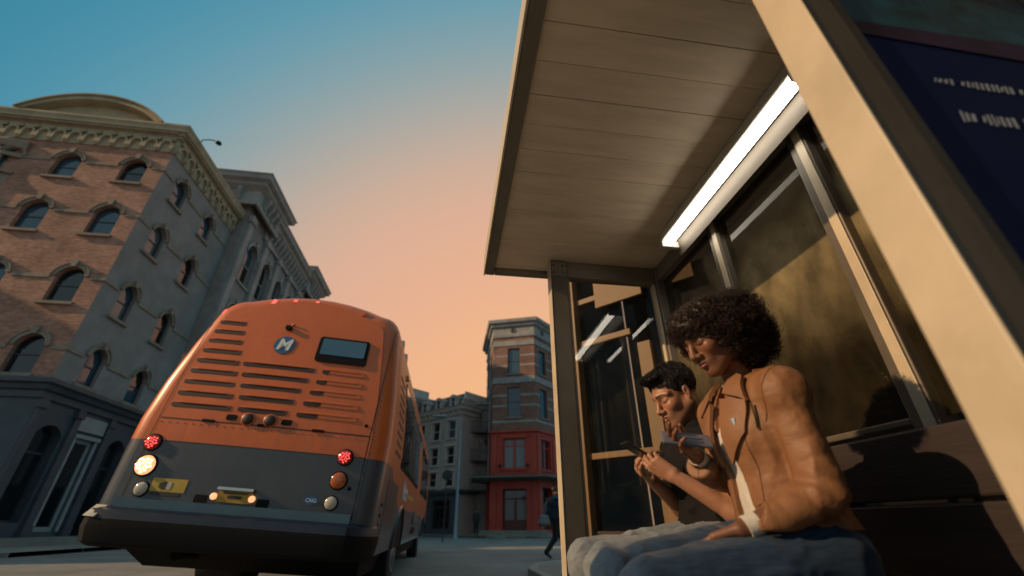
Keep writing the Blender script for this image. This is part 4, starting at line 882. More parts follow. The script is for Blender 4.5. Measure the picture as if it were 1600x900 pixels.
# wheels stand level on the road
def wheel(x, y, w, s):
    o = Vector((BO.x + x, BO.y + y, 0.485)); ax = Vector((s, 0, 0))
    wl_ = MB().lathe(o, ax, [(0.28, -w), (0.44, -w), (0.475, -w * 0.9), (0.485, -w * 0.75), (0.485, -0.05), (0.475, -0.02), (0.44, 0.0), (0.29, 0.0)], 40).build('wheel', 'rubber', bus, smooth=True)
    MB().lathe(o, ax, [(0.30, -0.05), (0.29, 0.012), (0.26, 0.015), (0.25, -0.09), (0.14, -0.11), (0.13, -0.02), (0.09, 0.0), (0.03, 0.01)], 32).build('rim', 'rim_steel', wl_, smooth=True)
    nt = MB()
    for k in range(10): g = k * math.pi / 5; nt.lathe(o + Vector((0, 0.19 * math.cos(g), 0.19 * math.sin(g))) + ax * -0.10, ax, [(0.016, 0), (0.016, 0.03), (0.008, 0.035)], 6)
    nt = nt.build('wheel_nuts', 'chrome', wl_); nt['kind'] = 'stuff'
for s in (-1, 1):
    wheel(s * 1.25, 2.75, 0.58, s); wheel(s * 1.25, 9.9, 0.29, s)
    for y in (2.75, 9.9):
        xx = s * (BW + 0.004); n = 20
        MB().poly([B(xx, y + 0.60 * math.cos(math.pi * k / n), 0.60 + 0.52 * math.sin(math.pi * k / n)) for k in range(n + 1)]).build('wheel_arch', 'bus_black', bus, recalc=False)
        rg = [[B(s * (BW + o), y + rr * math.cos(math.pi * k / n), 0.60 + rr * 0.87 * math.sin(math.pi * k / n)) for rr, o in ((0.60, 0.0), (0.60, 0.03), (0.64, 0.03), (0.65, 0.0))] for k in range(n + 1)]
        MB().loft(rg).build('wheel_arch_lip', 'bus_grey', bus)
# side windows, doors, side vents
def side_plate(name, s, y0, y1, z0, z1, m, parent, d=0.008, r=0.06):
    P = rrect(y0, y1, z0, z1, r); sec = section(0.0)
    def sx(z):
        for (xa, za), (xb, zb) in zip(sec, sec[1:]):
            if za <= z <= zb: return xa + (xb - xa) * (z - za) / (zb - za + 1e-9)
        return BW
    n = len(P); v = [B(s * (sx(z) + d), y, z) for y, z in P] + [B(s * (sx(z) - 0.03), y, z) for y, z in P]
    f = [tuple(range(n)), tuple(range(2 * n - 1, n - 1, -1))] + [(k, n + k, n + (k + 1) % n, (k + 1) % n) for k in range(n)]
    return mesh_obj(name, v, f, m, parent)
for s in (-1, 1):
    y = 1.55; k = 0
    while y < 11.2:
        wlen = 1.32
        if s == 1 and k in (3, 7): 
            dr = side_plate('door', s, y, y + 1.3, 0.72, 2.78, 'bus_black', bus, d=0.012, r=0.04)
            side_plate('door_pane', s, y + 0.06, y + 0.63, 0.9, 2.7, 'bus_window', dr, d=0.016); side_plate('door_pane', s, y + 0.68, y + 1.24, 0.9, 2.7, 'bus_window', dr, d=0.016)
        else:
            w_ = side_plate('side_window', s, y, y + wlen, 1.58, 2.76, 'bus_black', bus, d=0.008)
            side_plate('pane', s, y + 0.035, y + wlen - 0.035, 1.62, 2.42, 'bus_window', w_, d=0.012); side_plate('pane', s, y + 0.035, y + wlen - 0.035, 2.455, 2.73, 'bus_window', w_, d=0.012)
        y += wlen + 0.02; k += 1
    for k in range(9): side_plate('side_vent', s, 0.72, 1.32, 1.66 + k * 0.115, 1.70 + k * 0.115, 'slot_dark', bus, d=0.004, r=0.015)
    side_plate('side_hatch', s, 0.62, 1.75, 0.80, 1.36, 'bus_grey', bus, d=0.006, r=0.05)
    for k in range(5): side_plate('reflector_hole', s, 0.36, 0.44, 0.66 - k * 0.0 + 0.1 * k, 0.70 + 0.1 * k, 'bus_black', bus, d=0.006, r=0.015)
    side_plate('skirt_rail', s, 3.6, 9.1, 0.60, 0.66, 'chrome', bus, d=0.012, r=0.02)
tz = Vector(B(BW, 5, 2)) - Vector(B(BW, 5, 1))
mt = text_obj('side_lettering', 'Metro', 'print_white', bus, Vector(B(BW + 0.006, 2.85, 1.35)), (0, 1, 0), tz, 0.36, 0.002, 0.25, 0.008)
side_plate('side_stripe', 1, 3.5, 5.0, 1.30, 1.36, 'sticker_yellow', bus, d=0.004, r=0.02)
# roof equipment fairing and clearance lamps along the right roof edge
MB().loft([[B(x, y, z) for x, z in ((-0.85, 3.1), (-0.85, 3.44 * h), (-0.7, 3.6 * h), (0.7, 3.6 * h), (0.85, 3.44 * h), (0.85, 3.1))] for y, h in ((1.9, 0.975), (2.4, 1.0), (9.5, 1.0), (10.2, 0.975))]).build('roof_fairing', 'bus_orange', bus, smooth=True)
for y in (0.95, 1.5): MB().hexa([B(1.0, y, 2.98), B(1.11, y, 2.95), B(1.11, y + 0.1, 2.95), B(1.0, y + 0.1, 2.98), B(1.0, y, 3.2), B(1.09, y, 3.2), B(1.09, y + 0.1, 3.2), B(1.0, y + 0.1, 3.2)]).build('roof_bracket', 'rim_steel', bus)
for y in (1.6, 5.0, 8.4, 11.2): MB().hexa([B(1.13, y, 2.84), B(1.18, y, 2.82), B(1.18, y + 0.12, 2.82), B(1.13, y + 0.12, 2.84), B(1.13, y + 0.02, 2.9), B(1.16, y + 0.02, 2.89), B(1.16, y + 0.1, 2.89), B(1.13, y + 0.1, 2.9)]).build('clearance_lamp', 'lamp_amber', bus)

rv = MB()
for k in range(27): x = -1.0 + k * 0.078; rv.lathe(Vector(B(x, rear_y(x, 1.665) - 0.001, 1.665)), (0, -1, 0), [(0.006, 0), (0.006, 0.003), (0.003, 0.004)], 6)
for k in range(30): z = 0.98 + k * 0.07; rv.lathe(Vector(B(1.115, rear_y(1.115, z) - 0.001, z)), (0.3, -1, 0), [(0.006, 0), (0.006, 0.003), (0.003, 0.004)], 6)
rv = rv.build('rivets', 'bus_grey', bus); rv['kind'] = 'stuff'
for x in (-0.55, 0.0, 0.55): rear_plate('door_hinge', rrect(x - 0.06, x + 0.06, 1.695, 1.722, 0.006), 'bus_black', bus, d1=0.012)
seam('panel_seam', [(-1.04, 0.98 + k * 0.06) for k in range(36)], 0.004); seam('panel_seam', [(-1.04 + k * 0.0707, 1.487) for k in range(31)], 0.003)
# ================================================================== bus shelter
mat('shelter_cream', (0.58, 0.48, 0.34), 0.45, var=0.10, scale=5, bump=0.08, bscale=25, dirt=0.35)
mat('fixture_white', (0.6, 0.58, 0.53), 0.35, 0.2, var=0.08, scale=6)
mat('post_grey', (0.115, 0.095, 0.072), 0.5, 0.1, var=0.14, scale=5, bump=0.08, bscale=25, dirt=0.3)  # dark so that post faces away from the sun look shaded
mat('shelter_grey', (0.20, 0.17, 0.135), 0.5, 0.1, var=0.14, scale=5, bump=0.08, bscale=25, dirt=0.3)
mat('soffit_board', (0.76, 0.64, 0.48), 0.5, var=0.10, scale=2.5, stretch=(1, 6, 1), bump=0.06, bscale=20, dirt=0.3)
mat('bench_board', (0.028, 0.019, 0.019), 0.55, var=0.25, scale=3, stretch=(6, 0.5, 6), bump=0.12, bscale=20)
mat('bench_iron', (0.04, 0.035, 0.033), 0.5, 0.4, var=0.2, scale=8)
mat('tube_lit', (1, 1, 1), 0.4, var=0.0, emit=(1.0, 0.90, 0.74), estr=12.0)
mat('poster_navy', (0.003, 0.013, 0.065), 0.6, spec=0.15, var=0.25, scale=1.2, coat=0.0)
mat('poster_teal', (0.008, 0.065, 0.095), 0.4, var=0.9, scale=11)
mat('poster_magenta', (0.022, 0.012, 0.05), 0.4, var=0.9, scale=5)
mat('poster_white', (0.42, 0.46, 0.5), 0.5, var=0.2, scale=20)
glass_mat('end_glass', tint=(0.72, 0.74, 0.74), refl=1.0, dust=0.05, dscale=7, ior=1.5)
glass_mat('back_glass', tint=(0.22, 0.22, 0.215), refl=0.8, dust=0.40, glow_band=(2.15, 1.9), dustcol=(0.62, 0.50, 0.27), dscale=6.5, streak=(1, 1.4, 0.8), ior=1.10)  # golden dust band stands in for sunlit glare on the pane
ZR, XB, XF, YN, YF = 2.55, 1.53, 0.66, 0.41, 2.62
sh_ = thing('bus_shelter', 'cream metal bus shelter with slatted soffit and glass walls over the bench', 'bus shelter', (1.1, 1.5, 0.15))
Z0 = 0.15
def sbox(name, x0, x1, y0, y1, z0, z1, m='shelter_grey', parent=None, bevel=0.006): return MB().box(x0, x1, y0, y1, z0, z1).build(name, m, parent or sh_, bevel=bevel)
# posts
p1 = sbox('post', XF, XF + 0.12, YF, YF + 0.10, Z0, ZR - 0.002, 'post_grey'); p2 = sbox('post', 0.70, 0.79, YN, YN + 0.085, Z0, ZR - 0.002, 'post_grey', bevel=0.012)
sbox('post_lit_face', XF - 0.006, XF - 0.001, YF - 0.002, YF + 0.10, Z0, ZR - 0.004, 'shelter_cream', p1, bevel=0.002); sbox('post_lit_face', 0.693, 0.699, YN - 0.003, YN + 0.088, Z0, ZR - 0.004, 'shelter_cream', p2, bevel=0.003)  # cream plates paint the street-side post faces as sunlit
sbox('post', XB - 0.05, XB + 0.06, YF, YF + 0.10, Z0, ZR - 0.002)
for yy, wd in ((1.86, 0.09), (1.15, 0.09), (0.99, 0.04)):
    pb_ = sbox('post', XB - 0.03, XB + 0.05, yy, yy + wd, Z0, ZR - 0.122, 'post_grey'); sbox('post_lit_face', XB - 0.037, XB - 0.031, yy + wd * 0.1, yy + wd * 0.55, Z0, ZR - 0.125, 'shelter_cream', pb_, bevel=0.002)  # narrow cream plate imitates the sunlit face of each back post
sbox('post', XB - 0.05, XB + 0.06, YN, YN + 0.09, Z0, ZR - 0.002)
# rails
sbox('head_rail', XF + 0.122, XB - 0.052, YF + 0.012, YF + 0.088, ZR - 0.135, ZR - 0.004); sbox('head_rail', XB - 0.04, XB + 0.055, YN + 0.092, YF - 0.002, ZR - 0.12, ZR - 0.004)
sbox('foot_rail', XF + 0.122, XB - 0.052, YF + 0.015, YF + 0.085, 0.28, 0.36); sbox('glazing_bead', XF + 0.122, XF + 0.142, YF + 0.02, YF + 0.08, 0.36, ZR - 0.137); sbox('glazing_bead', XB - 0.072, XB - 0.052, YF + 0.02, YF + 0.08, 0.36, ZR - 0.137, 'shelter_cream')
sbox('foot_rail', XB - 0.03, XB + 0.045, YN + 0.092, 0.978, 1.07, 1.10, 'post_grey')
for y0, y1 in ((1.242, 1.858), (1.952, YF - 0.002)): sbox('foot_rail', XB - 0.028, XB + 0.045, y0, y1, 1.085, 1.11, 'post_grey')
# glass
def pane_box(name, x0, x1, y0, y1, z0, z1, m): 
    return MB().poly([(x0, y0, z0), (x1, y1, z0), (x1, y1, z1), (x0, y0, z1)]).build(name, m, sh_, recalc=False)
pane_box('end_pane', XF + 0.14, XB - 0.07, YF + 0.05, YF + 0.05, 0.36, ZR - 0.135, 'end_glass')
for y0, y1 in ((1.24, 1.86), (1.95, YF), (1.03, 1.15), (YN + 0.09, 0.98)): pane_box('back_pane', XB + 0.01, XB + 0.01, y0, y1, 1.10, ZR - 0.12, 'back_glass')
# lower back panels below the glass
for z0, z1 in ((0.30, 0.62), (0.64, 0.84)): sbox('back_panel', XB + 0.0, XB + 0.03, YN + 0.092, YF - 0.002, z0, z1, 'bench_board', bevel=0.004)
# roof: fascia, soffit boards, top sheet
XR0, XR1, YR0, YR1 = 0.185, 1.72, -0.9, 2.86
rf = sbox('roof', XR0 + 0.01, XR1, YR0, YR1 - 0.01, ZR + 0.03, ZR + 0.13, 'shelter_grey')
sbox('fascia', XR0, XR0 + 0.07, YR0, YR1, ZR - 0.03, ZR + 0.12, 'shelter_grey', rf); sbox('fascia', XR0 + 0.072, XR1, YR1 - 0.07, YR1, ZR - 0.03, ZR + 0.12, 'shelter_grey', rf); sbox('drip_edge', XR0 - 0.012, XR0 - 0.002, YR0, YR1, ZR - 0.035, ZR + 0.14, 'shelter_cream', rf, bevel=0.0)
y = YR0; k = 0
while y < YR1 - 0.09:
    y1 = min(y + 0.1655, YR1 - 0.072); dz = random.uniform(-0.0015, 0.0015)
    sbox('soffit_board', XR0 + 0.072, XR1, y + 0.001, y1 - 0.001, ZR + dz, ZR + 0.02 + dz, 'soffit_board', rf, bevel=0.002); y = y1
# strip lamp
lf = thing('strip_lamp', 'glowing fluorescent strip lamp under the shelter roof', 'lamp', (1.36, 1.5, ZR))
YA, YB = 0.94, 2.14
MB().hexa([(1.30, YA - 0.03, ZR - 0.10), (1.40, YA - 0.03, ZR - 0.10), (1.40, YB + 0.03, ZR - 0.10), (1.30, YB + 0.03, ZR - 0.10), (1.33, YA - 0.03, ZR - 0.006), (1.47, YA - 0.03, ZR - 0.006), (1.47, YB + 0.03, ZR - 0.006), (1.33, YB + 0.03, ZR - 0.006)]).build('housing', 'fixture_white', lf, bevel=0.008)
MB().loft([[(1.355 + 0.029 * math.cos(t), y_, ZR - 0.102 - 0.034 * max(0.0, math.sin(t)) - (0.0 if math.sin(t) >= 0 else -0.0005)) for t in [math.pi * k / 10 for k in range(11)]] for y_ in (YA, YB)]).build('lamp_tube', 'tube_lit', lf, smooth=True)
for yy in (YA - 0.03, YB - 0.005): MB().box(1.30, 1.42, yy, yy + 0.035, ZR - 0.15, ZR - 0.10).build('lamp_holder', 'fixture_white', lf, bevel=0.006)
MB().hexa([(1.443, 0.9, ZR - 0.185), (1.446, 0.9, ZR - 0.185), (1.446, 2.18, ZR - 0.185), (1.443, 2.18, ZR - 0.185), (1.413, 0.9, ZR - 0.095), (1.416, 0.9, ZR - 0.095), (1.416, 2.18, ZR - 0.095), (1.413, 2.18, ZR - 0.095)]).build('flange', 'post_grey', lf)
# poster case closing the near end
pc = thing('poster_case', 'dark navy poster case at the near end of the shelter', 'poster', (1.1, 0.45, 0.15))
MB().box(0.791, XB - 0.055, YN + 0.026, YN + 0.080, 0.45, 2.42).build('case', 'post_grey', pc, bevel=0.01)
fr = MB(); 
for a in ((0.791, 0.83, 0.45, 2.42), (XB - 0.085, XB - 0.055, 0.45, 2.42)): fr = MB().box(a[0], a[1], YN + 0.012, YN + 0.024, a[2], a[3]).build('case_frame', 'post_grey', pc, bevel=0.003)
for a in ((0.832, XB - 0.087, 0.45, 0.50), (0.832, XB - 0.087, 2.37, 2.42)): fr = MB().box(a[0], a[1], YN + 0.012, YN + 0.024, a[2], a[3]).build('case_frame', 'post_grey', pc, bevel=0.003)
ps = MB().box(0.832, XB - 0.087, YN + 0.018, YN + 0.024, 0.502, 2.368).build('poster', 'poster_navy', pc)
yq = YN + 0.016
MB().poly([(0.832, yq, 1.79), (XB - 0.087, yq, 1.79), (XB - 0.087, yq, 2.36), (0.832, yq, 2.36)]).build('poster_picture', 'poster_teal', ps, recalc=False)
MB().poly([(0.832, yq - 0.001, 1.74), (XB - 0.087, yq - 0.001, 1.72), (XB - 0.087, yq - 0.001, 1.80), (0.832, yq - 0.001, 1.79)]).build('poster_picture', 'poster_magenta', ps, recalc=False)
for z, h, x0 in ((1.60, 0.022, 0.935), (1.488, 0.03, 0.932)):
    q = MB(); x = x0
    while x < 1.40:
        w = random.uniform(0.006, 0.014); hh = h * random.uniform(0.6, 1.2); 
        if random.random() < 0.85: q.poly([(x, yq, z - hh / 2), (x + w * 0.7, yq, z - hh / 2), (x + w * 0.7 + 0.008, yq, z + hh / 2), (x + 0.008, yq, z + hh / 2)])
        x += w + 0.002
    q = q.build('poster_lettering', 'poster_white', ps, recalc=False); q['kind'] = 'stuff'
# bench
bn = thing('bench', 'dark slatted bench along the shelter back wall under the two people', 'bench', (1.05, 1.4, 0.15))
for k in range(4): MB().box(0.78 + k * 0.115, 0.885 + k * 0.115, 0.62, 2.5, 0.555, 0.597).build('seat_board', 'bench_board', bn, bevel=0.008)
for z0, z1 in ((0.66, 0.855), (0.865, 1.06)): MB().box(1.43, 1.46, 0.62, 2.5, z0, z1).build('back_board', 'bench_board', bn, bevel=0.008)
for yy in (0.75, 1.5, 2.3):
    MB().box(0.83, 0.88, yy, yy + 0.05, Z0, 0.553).build('leg', 'bench_iron', bn, bevel=0.004); MB().box(1.20, 1.25, yy, yy + 0.05, Z0, 0.553).build('leg', 'bench_iron', bn, bevel=0.004)
    MB().box(0.80, 1.46, yy, yy + 0.05, 0.51, 0.552).build('arm', 'bench_iron', bn, bevel=0.004); MB().box(1.462, 1.485, yy, yy + 0.05, 0.553, 1.04).build('arm', 'bench_iron', bn, bevel=0.004)

for (x, y) in ((XF + 0.02, YF - 0.004), (XF + 0.09, YF - 0.004)):
    for z in (ZR - 0.05, ZR - 0.11): MB().lathe((x, y, z), (0, -1, 0), [(0.008, 0), (0.008, 0.004), (0.004, 0.006)], 6).build('bolt', 'bench_iron', sh_)
MB().box(XF + 0.004, XF + 0.116, YF - 0.0045, YF - 0.0005, ZR - 0.14, ZR - 0.02).build('bracket_plate', 'shelter_grey', sh_)
MB().tube([(1.43, 0.2, ZR - 0.012), (1.43, 0.9, ZR - 0.012)], 0.009, 8).build('cable_conduit', 'shelter_grey', sh_)
for y in (0.35, 0.75): MB().box(1.415, 1.445, y, y + 0.015, ZR - 0.022, ZR - 0.001).build('conduit_clip', 'bench_iron', sh_)
# ================================================================== figures: distance fields turned into one continuous skin
def A3(p): return np.array(p, dtype=np.float32)
def nrm1(q): return np.sqrt(np.einsum('ij,ij->i', q, q))
def unit(v): v = A3(v); return v / (np.linalg.norm(v) + 1e-12)
def d_rc(P, a, b, ra, rb):
    a, b = A3(a), A3(b); ab = b - a; t = np.clip(((P - a) @ ab) / (ab @ ab + 1e-12), 0, 1)
    return nrm1(P - (a + t[:, None] * ab)) - (ra + (rb - ra) * t)
def d_ell(P, c, r, M=None):
    q = P - A3(c)
    if M is not None: q = q @ M.T
    r = A3(r); q = q / r; k0 = nrm1(q); k1 = nrm1(q / r)
    return k0 * (k0 - 1.0) / np.maximum(k1, 1e-9)
def smin(a, b, k):
    h = np.clip(0.5 + 0.5 * (b - a) / k, 0, 1); return b + (a - b) * h - k * h * (1 - h)
def smax(a, b, k): return -smin(-a, -b, k)
class Field:
    def __init__(s): s.ops = []
    def rc(s, a, b, ra, rb, k=0.02): s.ops.append(('u', k, lambda P: d_rc(P, a, b, ra, rb))); return s
    def chain(s, pts, rad, k=0.02):
        for i in range(len(pts) - 1): s.rc(pts[i], pts[i + 1], rad[i], rad[i + 1], k)
        return s
    def ell(s, c, r, M=None, k=0.02): s.ops.append(('u', k, lambda P: d_ell(P, c, r, M))); return s
    def cut(s, fn, k=0.01): s.ops.append(('s', k, fn)); return s
    def clip(s, fn, k=0.004): s.ops.append(('i', k, fn)); return s
    def warp(s, fn): s.ops.append(('w', 0, fn)); return s
    def __call__(s, P):
        P = np.asarray(P, np.float32); d = np.full(len(P), 10.0, np.float32)
        for op, k, fn in s.ops:
            if op == 'u': d = smin(d, fn(P), k)
            elif op == 's': d = smax(d, -fn(P), k)
            elif op == 'i': d = smax(d, fn(P), k)
            else: d = d + fn(P)
        return d
def surface(field, lo, hi, h, slack=1.35):
    """naive surface nets over the blocks that the surface passes through"""
    lo, hi = A3(lo), A3(hi); Bk = 4; n = (np.ceil((hi - lo) / (h * Bk)).astype(int)) * Bk; nb = n // Bk
    g = np.stack(np.meshgrid(*[np.arange(k) for k in nb], indexing='ij'), -1).reshape(-1, 3)
    dc = field(lo + (g * Bk + (Bk - 1) / 2) * h); act = np.abs(dc) < h * Bk * 0.87 * slack + h
    V = np.repeat(np.repeat(np.repeat(np.where(dc < 0, -1.0, 1.0).astype(np.float32).reshape(nb), Bk, 0), Bk, 1), Bk, 2)
    off = np.stack(np.meshgrid(*[np.arange(Bk)] * 3, indexing='ij'), -1).reshape(-1, 3)
    idx = (g[act][:, None, :] * Bk + off[None]).reshape(-1, 3)
    for s in range(0, len(idx), 400000):
        q = idx[s:s + 400000]; V[q[:, 0], q[:, 1], q[:, 2]] = field(lo + q * h)
    S = V < 0; c = np.zeros(tuple(n - 1), np.int8)
    for i in (0, 1):
        for j in (0, 1):
            for k in (0, 1): c += S[i:n[0] - 1 + i, j:n[1] - 1 + j, k:n[2] - 1 + k]
    cells = np.argwhere((c > 0) & (c < 8)); vid = -np.ones(tuple(n - 1), np.int64); vid[cells[:, 0], cells[:, 1], cells[:, 2]] = np.arange(len(cells))
    acc = np.zeros((len(cells), 3)); cnt = np.zeros(len(cells))
    cor = [(i, j, k) for i in (0, 1) for j in (0, 1) for k in (0, 1)]
    for a in cor:
        for ax in range(3):
            if a[ax]: continue
            b = list(a); b[ax] = 1
            va = V[cells[:, 0] + a[0], cells[:, 1] + a[1], cells[:, 2] + a[2]]; vb = V[cells[:, 0] + b[0], cells[:, 1] + b[1], cells[:, 2] + b[2]]
            m = (va < 0) != (vb < 0); t = va[m] / (va[m] - vb[m]); p = np.tile(A3(a), (m.sum(), 1)); p[:, ax] += t; acc[m] += p; cnt[m] += 1
    verts = lo + (cells + acc / cnt[:, None]) * h
    faces = []
    for ax in range(3):
        u, w = (ax + 1) % 3, (ax + 2) % 3
        s0 = [slice(None)] * 3; s1 = [slice(None)] * 3; s0[ax] = slice(0, n[ax] - 1); s1[ax] = slice(1, n[ax])
        e = np.argwhere(S[tuple(s0)] != S[tuple(s1)]); e = e[(e[:, u] > 0) & (e[:, w] > 0) & (e[:, u] < n[u] - 1) & (e[:, w] < n[w] - 1)]
        neg = S[e[:, 0], e[:, 1], e[:, 2]]
        def at(du, dw): q = e.copy(); q[:, u] -= du; q[:, w] -= dw; return vid[q[:, 0], q[:, 1], q[:, 2]]
        Q = np.stack([at(1, 1), at(0, 1), at(0, 0), at(1, 0)], 1); Q[~neg] = Q[~neg][:, ::-1]; faces.append(Q[(Q >= 0).all(1)])
    return verts, np.concatenate(faces)
def np_obj(name, verts, faces, m, parent, col=None, smooth=True):
    L = np.array(root_loc(parent)); me = bpy.data.meshes.new(name); nf, k = faces.shape
    me.vertices.add(len(verts)); me.vertices.foreach_set('co', (verts - L).astype(np.float32).ravel())
    me.loops.add(nf * k); me.loops.foreach_set('vertex_index', faces.astype(np.int32).ravel())
    me.polygons.add(nf); me.polygons.foreach_set('loop_start', np.arange(0, nf * k, k, dtype=np.int32)); me.polygons.foreach_set('loop_total', np.full(nf, k, np.int32))
    if smooth: me.polygons.foreach_set('use_smooth', np.ones(nf, bool))
    me.update(calc_edges=True); me.validate()
    if col is not None:
        at = me.attributes.new('Col', 'FLOAT_COLOR', 'POINT'); at.data.foreach_set('color', np.concatenate([col, np.ones((len(col), 1))], 1).astype(np.float32).ravel())
    me.materials.append(MATS[m]); o = bpy.data.objects.new(name, me); COL.objects.link(o); o.parent = parent
    return o
_T = RNG.random((32, 32, 32))
def vnoise(P):
    i = np.floor(P).astype(int); f = P - i; f = f * f * (3 - 2 * f); r = 0
    for a in (0, 1):
        for b in (0, 1):
            for c in (0, 1):
                w = (f[:, 0] if a else 1 - f[:, 0]) * (f[:, 1] if b else 1 - f[:, 1]) * (f[:, 2] if c else 1 - f[:, 2])
                r = r + w * _T[(i[:, 0] + a) % 32, (i[:, 1] + b) % 32, (i[:, 2] + c) % 32]
    return r
def folds(scale, amp, ridge=True):
    s = A3(scale)
    def fn(P):
        n = vnoise(P * s + 3.1) ; m = vnoise(P * s * 2.1 + 7.7)
        if ridge: n = 1 - np.abs(2 * n - 1) * 1.6; m = 1 - np.abs(2 * m - 1)
        return -(n - 0.4) * amp - (m - 0.5) * amp * 0.4
    return fn
class Head:
    """x forward, y to the person's left, z up"""
    def __init__(s, c, fwd, pitch=0, roll=0, sc=1.0):
        f0 = unit((fwd[0], fwd[1], 0)); l = A3((-f0[1], f0[0], 0)); p = R(pitch); f = f0 * math.cos(p) + A3((0, 0, -math.sin(p))); u = np.cross(f, l); r_ = R(roll)
        l, u = l * math.cos(r_) + u * math.sin(r_), u * math.cos(r_) - l * math.sin(r_)
        s.c = A3(c); s.M = np.stack([f, l, u]); s.s = sc
    def w(s, x, y, z): return s.c + s.s * (s.M.T @ A3((x, y, z)))
    def loc(s, P): return ((P - s.c) @ s.M.T) / s.s
def head_field(F, H, neck, female=True, nw=1.0, lip=1.0, simple=False):
    S = H.s; M = H.M; w = H.w
    E = lambda c, r, k=0.015: F.ell(w(*c), A3(r) * S, M, k * S)
    C = lambda a, b, ra, rb, k=0.015: F.rc(w(*a), w(*b), ra * S, rb * S, k * S)
    E((-0.015, 0, 0.035), (0.100, 0.076, 0.088)); E((0.028, 0, -0.040), (0.064, 0.056, 0.082), 0.03)
    jr = 0.0 if female else 0.004
    E((0.079, 0, -0.106), (0.017, 0.020 + jr, 0.017), 0.025)
    for s in (-1, 1):
        C((-0.008, s * (0.054 + jr), -0.055), (0.066, s * 0.016, -0.106), 0.018 + jr, 0.016 + jr, 0.03); E((0.062, s * 0.041, -0.034), (0.024, 0.022, 0.022), 0.025)
        C((0.086, s * 0.010, 0.016), (0.068, s * 0.052, 0.012), 0.010 + jr, 0.009, 0.018)
        if not simple:
            e = w(0.099, s * 0.033, -0.009); F.cut(lambda P, e=e: np.linalg.norm(P - e, axis=1) - 0.0125 * S, 0.014 * S)
            E((0.0735, s * 0.0325, -0.0085), (0.0150, 0.0175, 0.0135), 0.003)
            C((0.0885, s * 0.0325, -0.0150), (0.0855, s * 0.0325 + s * 0.011, -0.0155), 0.0016, 0.0014, 0.003); C((0.0885, s * 0.0325, -0.0150), (0.0855, s * 0.0325 - s * 0.011, -0.0152), 0.0016, 0.0014, 0.003)
        E((-0.008, s * 0.0765, -0.012), (0.016, 0.007, 0.027), 0.008); 
        if not simple:
            c_ = w(-0.002, s * 0.088, -0.009); F.cut(lambda P, c_=c_: d_ell(P, c_, A3((0.009, 0.010, 0.015)) * S, M), 0.005 * S); E((-0.004, s * 0.078, -0.036), (0.008, 0.006, 0.010), 0.006)
    C((0.088, 0, 0.006), (0.112, 0, -0.040), 0.0075 * nw, 0.0105 * nw, 0.012); E((0.113, 0, -0.043), (0.0125, 0.0125 * nw, 0.0105), 0.008)
    for s in (-1, 1):
        E((0.103, s * 0.0135 * nw, -0.047), (0.0105, 0.0085 * nw, 0.0085), 0.006)
        if not simple: n_ = w(0.110, s * 0.0085 * nw, -0.0565); F.cut(lambda P, n_=n_: np.linalg.norm(P - n_, axis=1) - 0.0042 * S, 0.004 * S)
    E((0.080, 0, -0.072), (0.020, 0.030, 0.022), 0.02)
    if not simple:
        for s in (-1, 1):
            C((0.1025, s * 0.004, -0.0680), (0.0905, s * 0.0235, -0.0735), 0.0058 * lip, 0.0030, 0.005); C((0.1005, 0, -0.0815), (0.0900, s * 0.021, -0.0765), 0.0074 * lip, 0.0034, 0.006)
        mo = w(0.112, 0, -0.0745); F.cut(lambda P, mo=mo: d_ell(P, mo, A3((0.018, 0.022, 0.0013)) * S, M), 0.003 * S)
        ph = w(0.108, 0, -0.0605); F.cut(lambda P, ph=ph: d_ell(P, ph, A3((0.005, 0.003, 0.006)) * S, M), 0.004 * S)
        cl = w(0.103, 0, -0.0930); F.cut(lambda P, cl=cl: d_ell(P, cl, A3((0.007, 0.018, 0.005)) * S, M), 0.008 * S)
    F.rc(w(-0.030, 0, -0.055), A3(neck), 0.050 * S * (0.92 if female else 1.12), 0.054 * (0.92 if female else 1.15), 0.03)
